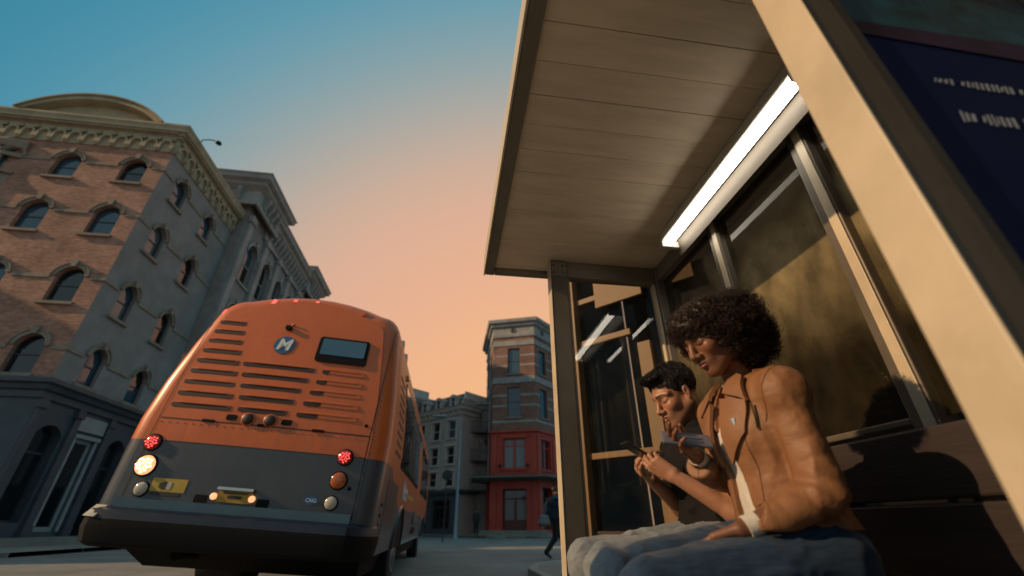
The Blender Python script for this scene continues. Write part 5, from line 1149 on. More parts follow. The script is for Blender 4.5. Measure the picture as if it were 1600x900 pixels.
def head_colour(H, P, base, lipc, brow=(0.012, 0.008, 0.006), stubble=0.0):
    q = H.loc(P); col = np.tile(A3(base), (len(P), 1)); col *= (0.90 + 0.2 * vnoise(P * 60))[:, None]
    def mixin(mask, c, a=1.0): m = np.clip(mask, 0, 1)[:, None] * a; col[:] = col * (1 - m) + A3(c) * m
    x, y, z = q[:, 0], q[:, 1], q[:, 2]; ay = np.abs(y); front = x > 0.045
    if stubble: mixin((front | (x > 0)) * np.clip((-0.045 - z) / 0.02, 0, 1) * (z > -0.13) * (x > -0.02) * np.clip((0.115 - x) * 40, 0, 1), A3(base) * 0.42, stubble)
    mixin(front * np.clip(1.3 - np.hypot((ay - 0.012) / 0.05, 1) * 0, 0, 1) * np.exp(-((ay - 0.045) / 0.02) ** 2 - ((z + 0.035) / 0.018) ** 2) * 0.35, A3(base) * A3((1.35, 0.95, 0.85)))
    lz = -0.0745 - 0.0 * ay; up = -0.0628 - 0.18 * ay; dn = -0.0905 + 0.35 * ay
    mixin(front * (x > 0.082) * np.clip((up - z) / 0.002, 0, 1) * np.clip((z - dn) / 0.002, 0, 1) * np.clip((0.025 - ay) / 0.002, 0, 1), lipc)
    mixin(front * np.exp(-((z - lz) / 0.0014) ** 2) * (ay < 0.023) * (x > 0.085), A3(lipc) * 0.25)
    zb = 0.0135 + 0.10 * np.clip(ay - 0.012, 0, 0.03) - 0.9 * np.clip(ay - 0.042, 0, 1) * 1.0
    mixin(front * np.clip((0.0048 * (1.25 - (ay - 0.012) / 0.06) - np.abs(z - zb)) / 0.002, 0, 1) * (ay > 0.011) * (ay < 0.060), brow, 0.92)
    ze = -0.0150 + 8.0 * (ay - 0.0325) ** 2
    mixin(front * np.exp(-((z - ze) / 0.0017) ** 2) * (np.abs(ay - 0.0325) < 0.0165) * (x > 0.05), brow, 0.95)
    mixin(front * np.exp(-((z + 0.004 + 10 * (ay - 0.0325) ** 2) / 0.0018) ** 2) * (np.abs(ay - 0.0325) < 0.015), A3(base) * 0.55, 0.7)
    return col
def add_hand(F, wr, d, n, side, curls, sc=1.0, thumb=0.5, spread=0.10):
    """five fingers on a palm; d along the hand, n where the palm faces, side=+1 when the thumb lies towards n x d"""
    d = unit(d); n = unit(A3(n) - d * (A3(n) @ d)); l = np.cross(n, d) * side; wr = A3(wr); S = sc; out = {}
    base = [0.0285, 0.0095, -0.0095, -0.0275]; klen = [0.083, 0.087, 0.082, 0.073]; L = [0.073, 0.081, 0.075, 0.058]; rad = [0.0086, 0.0088, 0.0084, 0.0074]
    for i in range(4):
        a = wr + l * base[i] * 0.6 * S + d * 0.006 * S; kn = wr + d * klen[i] * S + l * base[i] * S - n * (0.004 if i in (1, 2) else 0.0) * S
        F.rc(a, kn, 0.0145 * S, 0.0112 * S, 0.010 * S)
        dirv = unit(d + l * spread * (1.5 - i) * 0.5); p = kn
        for j, fr in enumerate((0.46, 0.30, 0.24)):
            ang = R(curls[i] * (0.75, 1.0, 0.7)[j]); ax = np.cross(dirv, n); nn = np.cross(ax, dirv); nn = nn / (np.linalg.norm(nn) + 1e-9)
            dirv = unit(dirv * math.cos(ang) + n * 0 + _bend(dirv, d, n) * math.sin(ang)); q = p + dirv * L[i] * fr * S
            F.rc(p, q, rad[i] * S * (1.0, 0.94, 0.87)[j], rad[i] * S * (0.95, 0.88, 0.74)[j], 0.0032 * S); p = q
        out[i] = p
    F.ell(wr + d * 0.040 * S + l * 0.020 * S + n * 0.010 * S, A3((0.032, 0.017, 0.015)) * S, np.stack([unit(d * 0.8 + l * 0.6), unit(l * 0.8 - d * 0.6), n]), 0.012 * S)
    tb = wr + d * 0.028 * S + l * 0.026 * S + n * 0.008 * S; t1 = unit(d * 0.75 + l * 0.62 + n * (0.15 + 0.5 * thumb)); q = tb + t1 * 0.040 * S; F.rc(tb, q, 0.0125 * S, 0.0100 * S, 0.007 * S)
    t2 = unit(d * 0.95 + l * (0.25 - 0.5 * thumb) + n * (0.25 + 0.5 * thumb)); q2 = q + t2 * 0.030 * S; F.rc(q, q2, 0.0100 * S, 0.0074 * S, 0.004 * S); out['t'] = q2
    return out
def _bend(dirv, d, n):
    """direction perpendicular to dirv in the plane of d and n, turning towards the palm"""
    c = n @ dirv; s = d @ dirv; v = n * s - d * c; return v / (np.linalg.norm(v) + 1e-9)
def torso(F, J, add=0.0, k=0.05, slim=1.0):
    l = unit(A3(J['Lsh']) - A3(J['Rsh'])); hipL, hipR = A3(J['pelvis']) + l * 0.075, A3(J['pelvis']) - l * 0.075; ch = A3(J['chest']); wa = A3(J['waist'])
    F.rc(hipL, hipR, 0.095 * slim + add, 0.095 * slim + add, k); F.rc(wa + l * 0.055 * J.get('wid', 1.0), wa - l * 0.055 * J.get('wid', 1.0), 0.088 * slim + add, 0.088 * slim + add, k); wd = J.get('wid', 1.0); F.rc(ch + l * 0.070 * wd, ch - l * 0.070 * wd, 0.098 * slim + add, 0.098 * slim + add, k)
    for s in (-1, 1): F.rc(wa + l * 0.055 * s * wd, ch + l * 0.07 * s * wd, 0.088 * slim + add, 0.098 * slim + add, k); F.rc(wa + l * 0.055 * s * wd, A3(J['pelvis']) + l * 0.075 * s, 0.088 * slim + add, 0.095 * slim + add, k)
    F.rc(J['Lsh'], J['Rsh'], 0.052 * slim + add, 0.052 * slim + add, k); F.rc(A3(J['neck']) - A3((0, 0, 0.05)), ch, 0.06 + add, 0.09 + add, k)
def arm(F, sh, el, wr, r0, r1, r2, k=0.02): F.rc(sh, el, r0, r1, k); F.rc(el, wr, r1, r2, k)
def bounds(pts, m): P = np.array([A3(p) for p in pts]); return P.min(0) - m, P.max(0) + m
def trace(field, o, d, tmax=1.0):
    o, d = np.atleast_2d(o), unit(d); t = np.zeros(len(o))
    for _ in range(60): t += np.clip(field(o + d * t[:, None]), -0.02, 0.05) * 0.8
    return o + d * t[:, None]
def skin_mat(name, rough=0.45, sss=0.12):
    m = bpy.data.materials.new(name); m.use_nodes = True; MATS[name] = m; n, l = m.node_tree.nodes, m.node_tree.links; b = n['Principled BSDF']
    at = n.new('ShaderNodeAttribute'); at.attribute_name = 'Col'; l.new(at.outputs['Color'], b.inputs['Base Color']); b.inputs['Roughness'].default_value = rough
    b.inputs['Subsurface Weight'].default_value = sss; b.inputs['Subsurface Radius'].default_value = (0.010, 0.004, 0.002); b.inputs['Subsurface Scale'].default_value = 0.6
    tc = n.new('ShaderNodeTexCoord'); nz = n.new('ShaderNodeTexNoise'); nz.inputs['Scale'].default_value = 420; l.new(tc.outputs['Object'], nz.inputs['Vector'])
    bp = n.new('ShaderNodeBump'); bp.inputs['Strength'].default_value = 0.12; bp.inputs['Distance'].default_value = 0.002; l.new(nz.outputs['Fac'], bp.inputs['Height']); l.new(bp.outputs[0], b.inputs['Normal'])
skin_mat('skin')
def denim(name, c, c2):
    m = bpy.data.materials.new(name); m.use_nodes = True; MATS[name] = m; n, l = m.node_tree.nodes, m.node_tree.links; b = n['Principled BSDF']; b.inputs['Roughness'].default_value = 0.85; b.inputs['Specular IOR Level'].default_value = 0.2; b.inputs['Sheen Weight'].default_value = 0.15
    tc = n.new('ShaderNodeTexCoord'); mp = n.new('ShaderNodeMapping'); mp.inputs['Rotation'].default_value = (0, 0, 0.5); mp.inputs['Scale'].default_value = (14, 160, 90); l.new(tc.outputs['Object'], mp.inputs[0])
    nz = n.new('ShaderNodeTexNoise'); nz.inputs['Scale'].default_value = 1.0; nz.inputs['Detail'].default_value = 5; l.new(mp.outputs[0], nz.inputs['Vector'])
    n2 = n.new('ShaderNodeTexNoise'); n2.inputs['Scale'].default_value = 7; n2.inputs['Detail'].default_value = 6; l.new(tc.outputs['Object'], n2.inputs['Vector'])
    ad = n.new('ShaderNodeMath'); ad.operation = 'ADD'; l.new(nz.outputs['Fac'], ad.inputs[0]); l.new(n2.outputs['Fac'], ad.inputs[1])
    rp = n.new('ShaderNodeValToRGB'); rp.color_ramp.elements[0].position = 0.8; rp.color_ramp.elements[1].position = 1.2; rp.color_ramp.elements[0].color = (*c, 1); rp.color_ramp.elements[1].color = (*c2, 1)
    hf = n.new('ShaderNodeMath'); hf.operation = 'MULTIPLY'; hf.inputs[1].default_value = 1.0; l.new(ad.outputs[0], hf.inputs[0])
    mr = n.new('ShaderNodeMapRange'); mr.inputs['From Min'].default_value = 0.75; mr.inputs['From Max'].default_value = 1.25; l.new(ad.outputs[0], mr.inputs['Value'])
    rp.color_ramp.elements[0].position = 0.0; rp.color_ramp.elements[1].position = 1.0; l.new(mr.outputs[0], rp.inputs[0]); l.new(rp.outputs[0], b.inputs['Base Color'])
    bp = n.new('ShaderNodeBump'); bp.inputs['Strength'].default_value = 0.35; bp.inputs['Distance'].default_value = 0.003; l.new(nz.outputs['Fac'], bp.inputs['Height']); l.new(bp.outputs[0], b.inputs['Normal'])
denim('denim_blue', (0.006, 0.022, 0.052), (0.022, 0.052, 0.100)); denim('denim_light', (0.13, 0.155, 0.18), (0.24, 0.255, 0.26))
mat('tan_leather', (0.255, 0.120, 0.056), 0.52, var=0.07, scale=9, bump=0.2, bscale=55, spec=0.28)
mat('white_cotton', (0.62, 0.58, 0.52), 0.85, var=0.08, scale=20, bump=0.1, bscale=120)
mat('black_cloth', (0.010, 0.009, 0.009), 0.85, var=0.3, scale=12, bump=0.2, bscale=90, spec=0.2)
mat('khaki_cloth', (0.16, 0.115, 0.065), 0.8, var=0.2, scale=12, bump=0.2, bscale=90)
mat('hair_brown', (0.028, 0.014, 0.009), 0.5, var=0.3, scale=30, spec=0.4)
mat('hair_black', (0.010, 0.007, 0.006), 0.6, var=0.3, scale=30, spec=0.5)
mat('shoe_white', (0.5, 0.49, 0.46), 0.6, var=0.1, scale=12); mat('shoe_black', (0.02, 0.02, 0.02), 0.5, var=0.1, scale=12)
mat('phone_case', (0.13, 0.13, 0.165), 0.55, var=0.05, scale=10); mat('phone_black', (0.01, 0.011, 0.013), 0.15, var=0.0); mat('silver', (0.7, 0.68, 0.64), 0.2, 1.0, var=0.05)
mat('gold_zip', (0.5, 0.38, 0.18), 0.3, 1.0, var=0.1, scale=40); mat('pin_blue', (0.35, 0.5, 0.62), 0.3, var=0.1)
def trousers(name, P, J, m, r=(0.092, 0.066, 0.05), amp=0.006, res=0.006, top=None):
    F = Field(); l = unit(A3(J['Lsh']) - A3(J['Rsh']))
    for s in 'LR':
        F.rc(J['hip' + s], J['kn' + s], r[0], r[1] + 0.004, 0.03); F.rc(J['kn' + s], J['an' + s], r[1], r[2], 0.02)
    F.rc(A3(J['pelvis']) + l * 0.07, A3(J['pelvis']) - l * 0.07, 0.112, 0.112, 0.04); F.rc(A3(J['pelvis']), A3(J['waist']), 0.11, 0.10, 0.04)
    F.warp(folds((16, 16, 22), amp)); lo, hi = bounds([J[k + s] for k in ('hip', 'kn', 'an') for s in 'LR'] + [J['waist'], J['pelvis']], 0.14)
    return np_obj(name, *surface(F, lo, hi, res), m, P)
def shoes(P, J, m, res=0.006):
    for s in 'LR':
        F = Field(); an, to = A3(J['an' + s]), A3(J['to' + s]); d = unit(to - an); F.rc(an + A3((0, 0, -0.02)) - d * 0.03, to, 0.042, 0.036, 0.02); F.rc(an + A3((0, 0, 0.03)), an - A3((0, 0, 0.03)), 0.042, 0.046, 0.02)
        zf = min(an[2], to[2]) - 0.04; F.clip(lambda Q: zf - Q[:, 2], 0.004); lo, hi = bounds([an, to], 0.09); np_obj('shoe', *surface(F, lo, hi, res), m, P)
def tube_bundle(name, curves, rad, m, P, ns=3):
    """many thin strands joined into one hair mesh; curves (n, k, 3)"""
    C_ = np.asarray(curves); n, k, _ = C_.shape; T = np.gradient(C_, axis=1); T /= np.linalg.norm(T, axis=2, keepdims=True) + 1e-9
    up = np.where(np.abs(T[..., 2:3]) > 0.9, np.array([1.0, 0, 0]), np.array([0, 0, 1.0])); a = np.cross(T, up); a /= np.linalg.norm(a, axis=2, keepdims=True) + 1e-9; b = np.cross(T, a)
    tp = np.linspace(1, 0.35, k)[None, :, None] * rad
    V = np.stack([C_ + (a * math.cos(g) + b * math.sin(g)) * tp for g in [2 * math.pi * j / ns for j in range(ns)]], 2).reshape(-1, 3)
    i = np.arange(n)[:, None, None] * k * ns + np.arange(k - 1)[None, :, None] * ns; j = np.arange(ns)[None, None, :]; q = (j + 1) % ns
    Fc = np.stack([i + j, i + q, i + ns + q, i + ns + j], -1).reshape(-1, 4)
    return np_obj(name, V, Fc, m, P)

# ------------------------------------------------------------------ the woman
JW = dict(wid=0.45, neck=(0.925, 1.235, 1.185), chest=(0.945, 1.24, 1.03), waist=(0.965, 1.24, 0.86), pelvis=(0.97, 1.24, 0.72), Lsh=(0.932, 1.088, 1.132), Rsh=(0.930, 1.395, 1.125),
          Lel=(0.935, 1.052, 0.872), Lwr=(0.735, 1.12, 0.79), Rel=(0.905, 1.42, 0.945), Rwr=(0.755, 1.31, 0.990),
          hipL=(0.95, 1.15, 0.718), hipR=(0.95, 1.33, 0.718), knL=(0.475, 1.13, 0.668), knR=(0.465, 1.31, 0.680), anL=(0.52, 1.13, 0.25), anR=(0.50, 1.32, 0.25), toL=(0.40, 1.13, 0.195), toR=(0.38, 1.32, 0.195))
wm = thing('person', 'seated person with curly dark hair in a tan jacket holding a pale phone', 'person', (0.95, 1.24, 0.6))
HW = Head((0.832, 1.205, 1.357), (-1, -0.05), 29, 0, 0.97)
FW_ = Field(); head_field(FW_, HW, JW['neck'], True, 1.12, 1.22)
torso(FW_, JW, -0.012, 0.05, 0.95); arm(FW_, JW['Lsh'], JW['Lel'], JW['Lwr'], 0.038, 0.033, 0.023); arm(FW_, JW['Rsh'], JW['Rel'], JW['Rwr'], 0.038, 0.033, 0.023)
RH = dict(wr=JW['Rwr'], d=unit(A3((0.655, 1.262, 1.035)) - A3(JW['Rwr'])), n=unit((-0.15, -0.78, 0.60)))
tw = add_hand(FW_, RH['wr'], RH['d'], RH['n'], -1, [16, 20, 26, 32], 0.94, 0.45, 0.05)
add_hand(FW_, JW['Lwr'], unit((-0.62, 0.66, -0.28)), (-0.15, -0.1, -1), 1, [10, 12, 13, 15], 0.92, 0.1, 0.1)
lo, hi = bounds([JW[k] for k in ('neck', 'waist', 'Lsh', 'Rsh', 'Lel', 'Rel', 'Lwr', 'Rwr')] + [HW.c + 0.10, HW.c - 0.06, (0.60, 1.2, 0.75)], 0.10)
v, f = surface(FW_, lo, hi, 0.0028); np_obj('body', v, f, 'skin', wm, head_colour(HW, v, (0.195, 0.085, 0.045), (0.20, 0.062, 0.045)))
# white top
FT = Field(); torso(FT, JW, 0.004, 0.05, 0.97); nk = A3(JW['neck'])
FT.cut(lambda P: d_rc(P, nk + A3((0.01, 0, 0.08)), nk + A3((-0.06, 0, -0.035)), 0.085, 0.085), 0.01); FT.clip(lambda P: P[:, 2] - 1.135, 0.01); FT.warp(folds((22, 22, 26), 0.002))
v, f = surface(FT, *bounds([JW[k] for k in ('chest', 'waist', 'pelvis', 'Lsh', 'Rsh')], 0.13), 0.005); np_obj('top', v, f, 'white_cotton', wm)
# jacket: open leather shell
def jacket_outer():
    F = Field(); torso(F, JW, 0.022, 0.045, 0.95); 
    F.rc(JW['Lsh'], JW['Lel'], 0.053, 0.048, 0.018); F.rc(JW['Lel'], A3(JW['Lwr']) + A3((0.035, -0.01, 0.004)), 0.047, 0.036, 0.012)
    F.rc(JW['Rsh'], JW['Rel'], 0.053, 0.048, 0.018); F.rc(JW['Rel'], A3(JW['Rwr']) + A3((0.035, 0.035, -0.03)), 0.050, 0.042, 0.016)
    F.rc(A3(JW['neck']) + A3((0.035, -0.02, -0.01)), A3(JW['Lsh']) + A3((0, 0, 0.0)), 0.048, 0.056, 0.04); F.rc(A3(JW['neck']) + A3((0.035, 0.02, -0.01)), JW['Rsh'], 0.048, 0.056, 0.04)
    return F
JO = jacket_outer(); FJ = jacket_outer()
FJ.warp(folds((22, 20, 7), 0.0048)); FJ.warp(folds((30, 26, 38), 0.0012))
def sleeve_wrinkles(P):
    out = 0.0
    for a, b, ph in ((JW['Lsh'], JW['Lel'], 0.0), (JW['Rsh'], JW['Rel'], 1.0), (JW['Lel'], JW['Lwr'], 2.0), (JW['Rel'], JW['Rwr'], 3.0)):
        a, b = A3(a), A3(b); ab = b - a; L = np.linalg.norm(ab); t = (P - a) @ (ab / L); q = P - a - t[:, None] * (ab / L); m = np.exp(-((nrm1(q) - 0.05) / 0.03) ** 2) * np.clip(t / 0.05, 0, 1) * np.clip((L - t) / 0.03, 0, 1)
        ang = q @ unit(np.cross(ab, (0.3, 0.2, 1))); w_ = 1 - 2.2 * np.abs(np.sin(t * 48 + ang * 26 + ph + 3.5 * vnoise(P * 10))) ** 0.7; out = out + 0.0013 * m * w_ * (0.35 + 0.9 * (t / L if ph < 1.5 else 1 - t / L))
    return out
FJ.warp(sleeve_wrinkles); FJ.warp(lambda P: -0.0035 * np.sin(P[:, 0] * 95 + P[:, 2] * 120 + 3 * vnoise(P * 14)) * np.exp(-(np.minimum(np.linalg.norm(P - A3(JW['Lel']), axis=1), np.linalg.norm(P - A3(JW['Rel']), axis=1)) / 0.075) ** 2))
FJ.cut(lambda P: d_rc(P, nk + A3((0.012, 0, 0.10)), nk + A3((-0.02, 0, -0.03)), 0.070, 0.062), 0.008)
def opening(P):
    """open front: a wedge that widens towards the hem, only in front of the spine"""
    w = 0.020 + 0.020 * np.clip((1.12 - P[:, 2]) / 0.3, 0, 1.2) + 0.02 * np.exp(-((P[:, 2] - 1.13) / 0.05) ** 2); return np.maximum(np.abs(P[:, 1] - 1.235 - 0.012) - w, P[:, 0] - 0.95)
FTi = Field(); torso(FTi, JW, 0.002, 0.05, 0.97); FJ.cut(lambda P: np.maximum(opening(P), -FTi(P)), 0.005)
FJ.clip(lambda P: 0.785 - P[:, 2], 0.006)
for wr_, el_, e in ((JW['Lwr'], JW['Lel'], 0.028), (JW['Rwr'], JW['Rel'], 0.034)):
    d_ = unit(A3(wr_) - A3(el_)); c_ = A3(wr_) - d_ * e
    FJ.cut(lambda P, c_=c_, d_=d_: np.maximum(np.maximum(-(P - c_) @ d_, np.linalg.norm(P - c_, axis=1) - 0.10), 0.0 - 1), 0.003); FJ.cut(lambda P, c_=c_, d_=d_: d_rc(P, c_ - d_ * 0.05, c_ + d_ * 0.05, 0.031, 0.031), 0.003)
v, f = surface(FJ, *bounds([JW[k] for k in ('neck', 'pelvis', 'Lsh', 'Rsh', 'Lel', 'Rel', 'Lwr', 'Rwr')], 0.13), 0.0042); jk = np_obj('jacket', v, f, 'tan_leather', wm)
def flap(name, poly, m, parent, off=0.009, th=0.006, nx=8, nz=8, fold=0.004):
    """cloth flap lying on the jacket: poly = 4 corners (s to her left, z) as seen from the front"""
    q = np.array(poly, float); u, w = np.meshgrid(np.linspace(0, 1, nx), np.linspace(0, 1, nz), indexing='ij'); u, w = u.ravel()[:, None], w.ravel()[:, None]
    sz = (1 - u) * (1 - w) * q[0] + u * (1 - w) * q[1] + u * w * q[2] + (1 - u) * w * q[3]
    o = np.stack([np.full(len(sz), 0.70), 1.245 - sz[:, 0], sz[:, 1]], 1); H_ = trace(JO, o, (1, 0, 0)); e = 1e-3
    g = np.stack([JO(H_ + d_) - JO(H_ - d_) for d_ in np.eye(3) * e], 1); g /= np.linalg.norm(g, axis=1, keepdims=True) + 1e-9
    wav = (fold * np.sin(u * 3.1) * np.sin(w * 2.6 + 0.4))
    top, bot = H_ + g * (off + th + wav), H_ + g * (off + wav - 0.004); n = len(sz); V = np.concatenate([top, bot]); Fc = []
    for i in range(nx - 1):
        for j in range(nz - 1):
            a = i * nz + j; Fc += [(a, a + 1, a + nz + 1, a + nz), (n + a, n + a + nz, n + a + nz + 1, n + a + 1)]
    ring = [i * nz for i in range(nx)] + [(nx - 1) * nz + j for j in range(1, nz)] + [i * nz + nz - 1 for i in range(nx - 2, -1, -1)] + [j for j in range(nz - 2, 0, -1)]
    for a, b in zip(ring, ring[1:] + ring[:1]): Fc.append((a, b, n + b, n + a))
    o_ = mesh_obj(name, V, Fc, m, parent); shade(o_, 50); return o_
for s in (1, -1):
    flap('lapel', [(s * 0.030 - 0.006, 1.140), (s * 0.112, 1.118), (s * 0.098, 1.03), (s * 0.026, 0.955)], 'tan_leather', wm, 0.008, 0.006)
    flap('collar', [(s * 0.050, 1.205), (s * 0.098, 1.185), (s * 0.122, 1.115), (s * 0.040, 1.150)], 'tan_leather', wm, 0.012, 0.007)
# stitched seams: armholes, front panels and yoke
mat('leather_seam', (0.12, 0.05, 0.02), 0.6, var=0.1, scale=20)
for s, sh_k, el_k in ((1, 'Lsh', 'Lel'), (-1, 'Rsh', 'Rel')):
    ax_ = unit((0.05, -s * 1.0, -0.42)); a_ = unit(np.cross(ax_, (0, 1, 0.2))); b_ = np.cross(ax_, a_); c_ = A3(JW[sh_k]) - ax_ * 0.004 + A3((0, 0, -0.025))
    ring = []
    for k in range(25):
        g = 2 * math.pi * k / 24; d_ = a_ * math.cos(g) + b_ * math.sin(g); ring.append(trace(FJ, np.array([c_ + d_ * 0.13 - ax_ * 0.01 * math.cos(g)]), -d_)[0])
    ring = [Vector(p) for p in ring if np.linalg.norm(p - c_) < 0.10]
    if len(ring) > 3: MB().tube(ring, 0.0017, 5).build('seam', 'leather_seam', wm)
    pts = trace(FJ, np.array([[0.70, 1.245 - s * (0.095 - 0.02 * t), 1.06 - 0.28 * t] for t in np.linspace(0, 1, 16)]), (1, 0, 0)); MB().tube([Vector(p) for p in pts if p[0] < 1.0], 0.0016, 5).build('seam', 'leather_seam', wm)
# collar standing round the back of the neck
rg = []
for k in range(15):
    g = R(-115 + 230 * k / 14); c_ = nk + A3((0.022, 0, -0.005)); rr = 0.078; x, y = math.cos(g), math.sin(g); up = 0.040 + 0.008 * math.cos(g)
    rg.append([c_ + A3((x * (rr + a), y * (rr + 0.008 + a), z)) for a, z in ((-0.004, -0.03), (0.0, up * 0.6), (-0.004, up), (0.006, up + 0.003), (0.014, up * 0.5), (0.024, -0.03))])
MB().loft(rg).build('collar', 'tan_leather', wm, smooth=True)
# zip, pin, cuffs
zp = trace(JO, np.array([[0.70, 1.245 - s_, z] for s_, z in [(0.126 - 0.0 * t, 1.105 - 0.07 * t) for t in np.linspace(0, 1, 6)]]), (1, 0, 0)); MB().tube([p + A3((-0.012, -0.004, 0)) for p in zp], 0.0032, 6).build('zip', 'gold_zip', wm)
pn = trace(JO, np.array([[0.70, 1.245 - 0.078, 1.062]]), (1, 0, 0))[0] + A3((-0.0175, -0.002, 0)); MB().box(pn[0] - 0.001, pn[0] + 0.003, pn[1] - 0.009, pn[1] + 0.009, pn[2] - 0.010, pn[2] + 0.010).build('pin', 'pin_blue', wm, bevel=0.002)
for wr_, el_, e in ((JW['Lwr'], JW['Lel'], 0.012), (JW['Rwr'], JW['Rel'], 0.016)):
    d_ = unit(A3(wr_) - A3(el_)); c_ = Vector(A3(wr_) - d_ * e); rg = []
    MB().lathe(c_, Vector(d_), [(0.0265, -0.03), (0.027, -0.012), (0.0275, -0.001), (0.0278, 0.003), (0.0255, 0.004), (0.0245, -0.005)], 20).build('cuff', 'white_cotton', wm, smooth=True)
trousers('jeans', wm, JW, 'denim_blue', (0.108, 0.062, 0.050), 0.006, 0.0055); shoes(wm, JW, 'shoe_white')
MB().lathe(A3(tw[1]) * 0 + A3(RH['wr']) + RH['d'] * 0.092 + np.cross(RH['n'], RH['d']) * -1 * -0.0085 + 0, Vector(unit(RH['d'] + RH['n'] * 0.5)), [(0.0098, -0.003), (0.0105, -0.002), (0.0105, 0.002), (0.0098, 0.003)], 14).build('ring', 'silver', wm, smooth=True)
# hair: dense curls over a dark inner mass
def hair_w():
    NH = 13000; q = RNG.normal(size=(NH, 3)); q /= np.linalg.norm(q, axis=1, keepdims=True); u = RNG.random(NH) + (RNG.random(NH) < 0.22) * 0.75 * RNG.random(NH)
    out = np.array([0.150, 0.154, 0.118]) ; cen = np.array([-0.055, 0, -0.006]); lump = 1 + 0.10 * (vnoise(q * 3.1 + 9) - 0.5) * 2
    out = np.tile(out, (NH, 1)); cen = np.tile(cen, (NH, 1)); pick = RNG.random(NH)
    out[pick < 0.30] = (0.105, 0.135, 0.105); cen[pick < 0.30] = (-0.085, 0, -0.075); out[pick > 0.72] = (0.112, 0.116, 0.076); cen[pick > 0.72] = (0.004, 0, 0.046)
    L = cen + q * out * ((0.72 + 0.28 * u ** 0.6) * lump)[:, None]
    x, y, z = L.T
    face = (x > 0.045) & (z < 0.034 + 0.25 * np.clip(np.abs(y) - 0.02, 0, 1)) & (np.abs(y) < 0.088 - 0.20 * np.clip(0.09 - x, 0, 1)); low = (z < -0.185) | ((z < -0.055) & (x > 0.025)); low |= (z < -0.02) & (x > 0.04)
    keep = ~face & ~low; L = L[keep]; q = q[keep]; n = len(L); k = 13; t = np.linspace(0, 1, k)[None, :, None]
    ax = q + RNG.normal(size=(n, 3)) * 0.55 + np.array([0, 0, -0.25]); ax /= np.linalg.norm(ax, axis=1, keepdims=True); a = np.cross(ax, RNG.normal(size=(n, 3))); a /= np.linalg.norm(a, axis=1, keepdims=True); b = np.cross(ax, a)
    cr = RNG.uniform(0.004, 0.0085, (n, 1, 1)); ln = RNG.uniform(0.014, 0.034, (n, 1, 1)); ph = RNG.uniform(0, 6.28, (n, 1, 1)); tw_ = RNG.uniform(1.2, 2.4, (n, 1, 1)) * 6.28
    Cc = L[:, None] + ax[:, None] * (t - 0.5) * ln + (a[:, None] * np.cos(ph + tw_ * t) + b[:, None] * np.sin(ph + tw_ * t)) * cr
    return HW.c + HW.s * (Cc.reshape(-1, 3) @ HW.M).reshape(n, k, 3)
hr = tube_bundle('hair', hair_w(), 0.0011, 'hair_brown', wm)
FH = Field(); FH.ell(HW.w(-0.056, 0, 0.0), A3((0.124, 0.128, 0.098)), HW.M, 0.01); FH.ell(HW.w(0.004, 0, 0.048), A3((0.100, 0.102, 0.070)), HW.M, 0.02); FH.ell(HW.w(-0.085, 0, -0.07), A3((0.085, 0.112, 0.088)), HW.M, 0.02); fc = HW.w(0.160, 0, -0.060); FH.cut(lambda P: d_ell(P, fc, A3((0.115, 0.088, 0.092)), HW.M), 0.015)
FH.cut(lambda P: d_ell(P, HW.w(0.045, 0, -0.15), A3((0.11, 0.12, 0.09)), HW.M), 0.02); FH.warp(folds((55, 55, 55), 0.012)); v, f = surface(FH, HW.c - 0.2, HW.c + 0.2, 0.004); np_obj('hair_mass', v, f, 'hair_brown', hr)
# her phone lies in the fingers
phn = thing('phone', 'pale smartphone held up by the person in the tan jacket', 'phone', tuple(RH['wr']))
pc_ = A3(RH['wr']) + RH['d'] * 0.062 + RH['n'] * 0.0245; px = unit(-RH['d'] + A3((0.10, 0.0, -0.22))); px = unit(px - RH['n'] * (px @ RH['n'])); pn_ = RH['n'] + A3((0.0, 0.10, 0.14)); pn_ = unit(pn_ - px * (pn_ @ px)); py = np.cross(pn_, px)
def slab3(c, ax, ay, az, lx, ly, lz): return [c + ax * sx * lx + ay * sy * ly + az * sz * lz for sz in (-1, 1) for sx, sy in ((-1, -1), (1, -1), (1, 1), (-1, 1))]
MB().hexa(slab3(pc_ + px * 0.012, px, py, pn_, 0.072, 0.029, 0.0052)).build('case', 'phone_case', phn, bevel=0.004); MB().hexa(slab3(pc_ + px * 0.012 + pn_ * -0.0048, px, py, pn_, 0.068, 0.027, 0.0006)).build('screen', 'phone_black', phn)

# ------------------------------------------------------------------ the man
JM = dict(neck=(1.008, 1.715, 1.14), chest=(1.03, 1.72, 1.00), waist=(1.06, 1.72, 0.84), pelvis=(1.03, 1.72, 0.72), Lsh=(1.03, 1.53, 1.095), Rsh=(1.02, 1.91, 1.09),
          Lel=(0.965, 1.485, 0.835), Lwr=(0.815, 1.575, 0.955), Rel=(1.0, 1.93, 0.87), Rwr=(0.825, 1.80, 0.965),
          hipL=(0.98, 1.62, 0.715), hipR=(0.98, 1.82, 0.715), knL=(0.535, 1.60, 0.680), knR=(0.535, 1.82, 0.685), anL=(0.55, 1.60, 0.25), anR=(0.56, 1.82, 0.25), toL=(0.42, 1.58, 0.195), toR=(0.43, 1.84, 0.195))
mn = thing('person', 'seated person with short dark hair in a black shirt looking down at a phone', 'person', (1.0, 1.72, 0.6))
HM = Head((0.940, 1.695, 1.292), (-1, -0.06), 24, 0, 0.99)
FM = Field(); head_field(FM, HM, JM['neck'], False, 1.0, 0.95)
torso(FM, JM, -0.005, 0.05, 1.0); arm(FM, JM['Lsh'], JM['Lel'], JM['Lwr'], 0.042, 0.038, 0.0245); arm(FM, JM['Rsh'], JM['Rel'], JM['Rwr'], 0.042, 0.038, 0.0245)
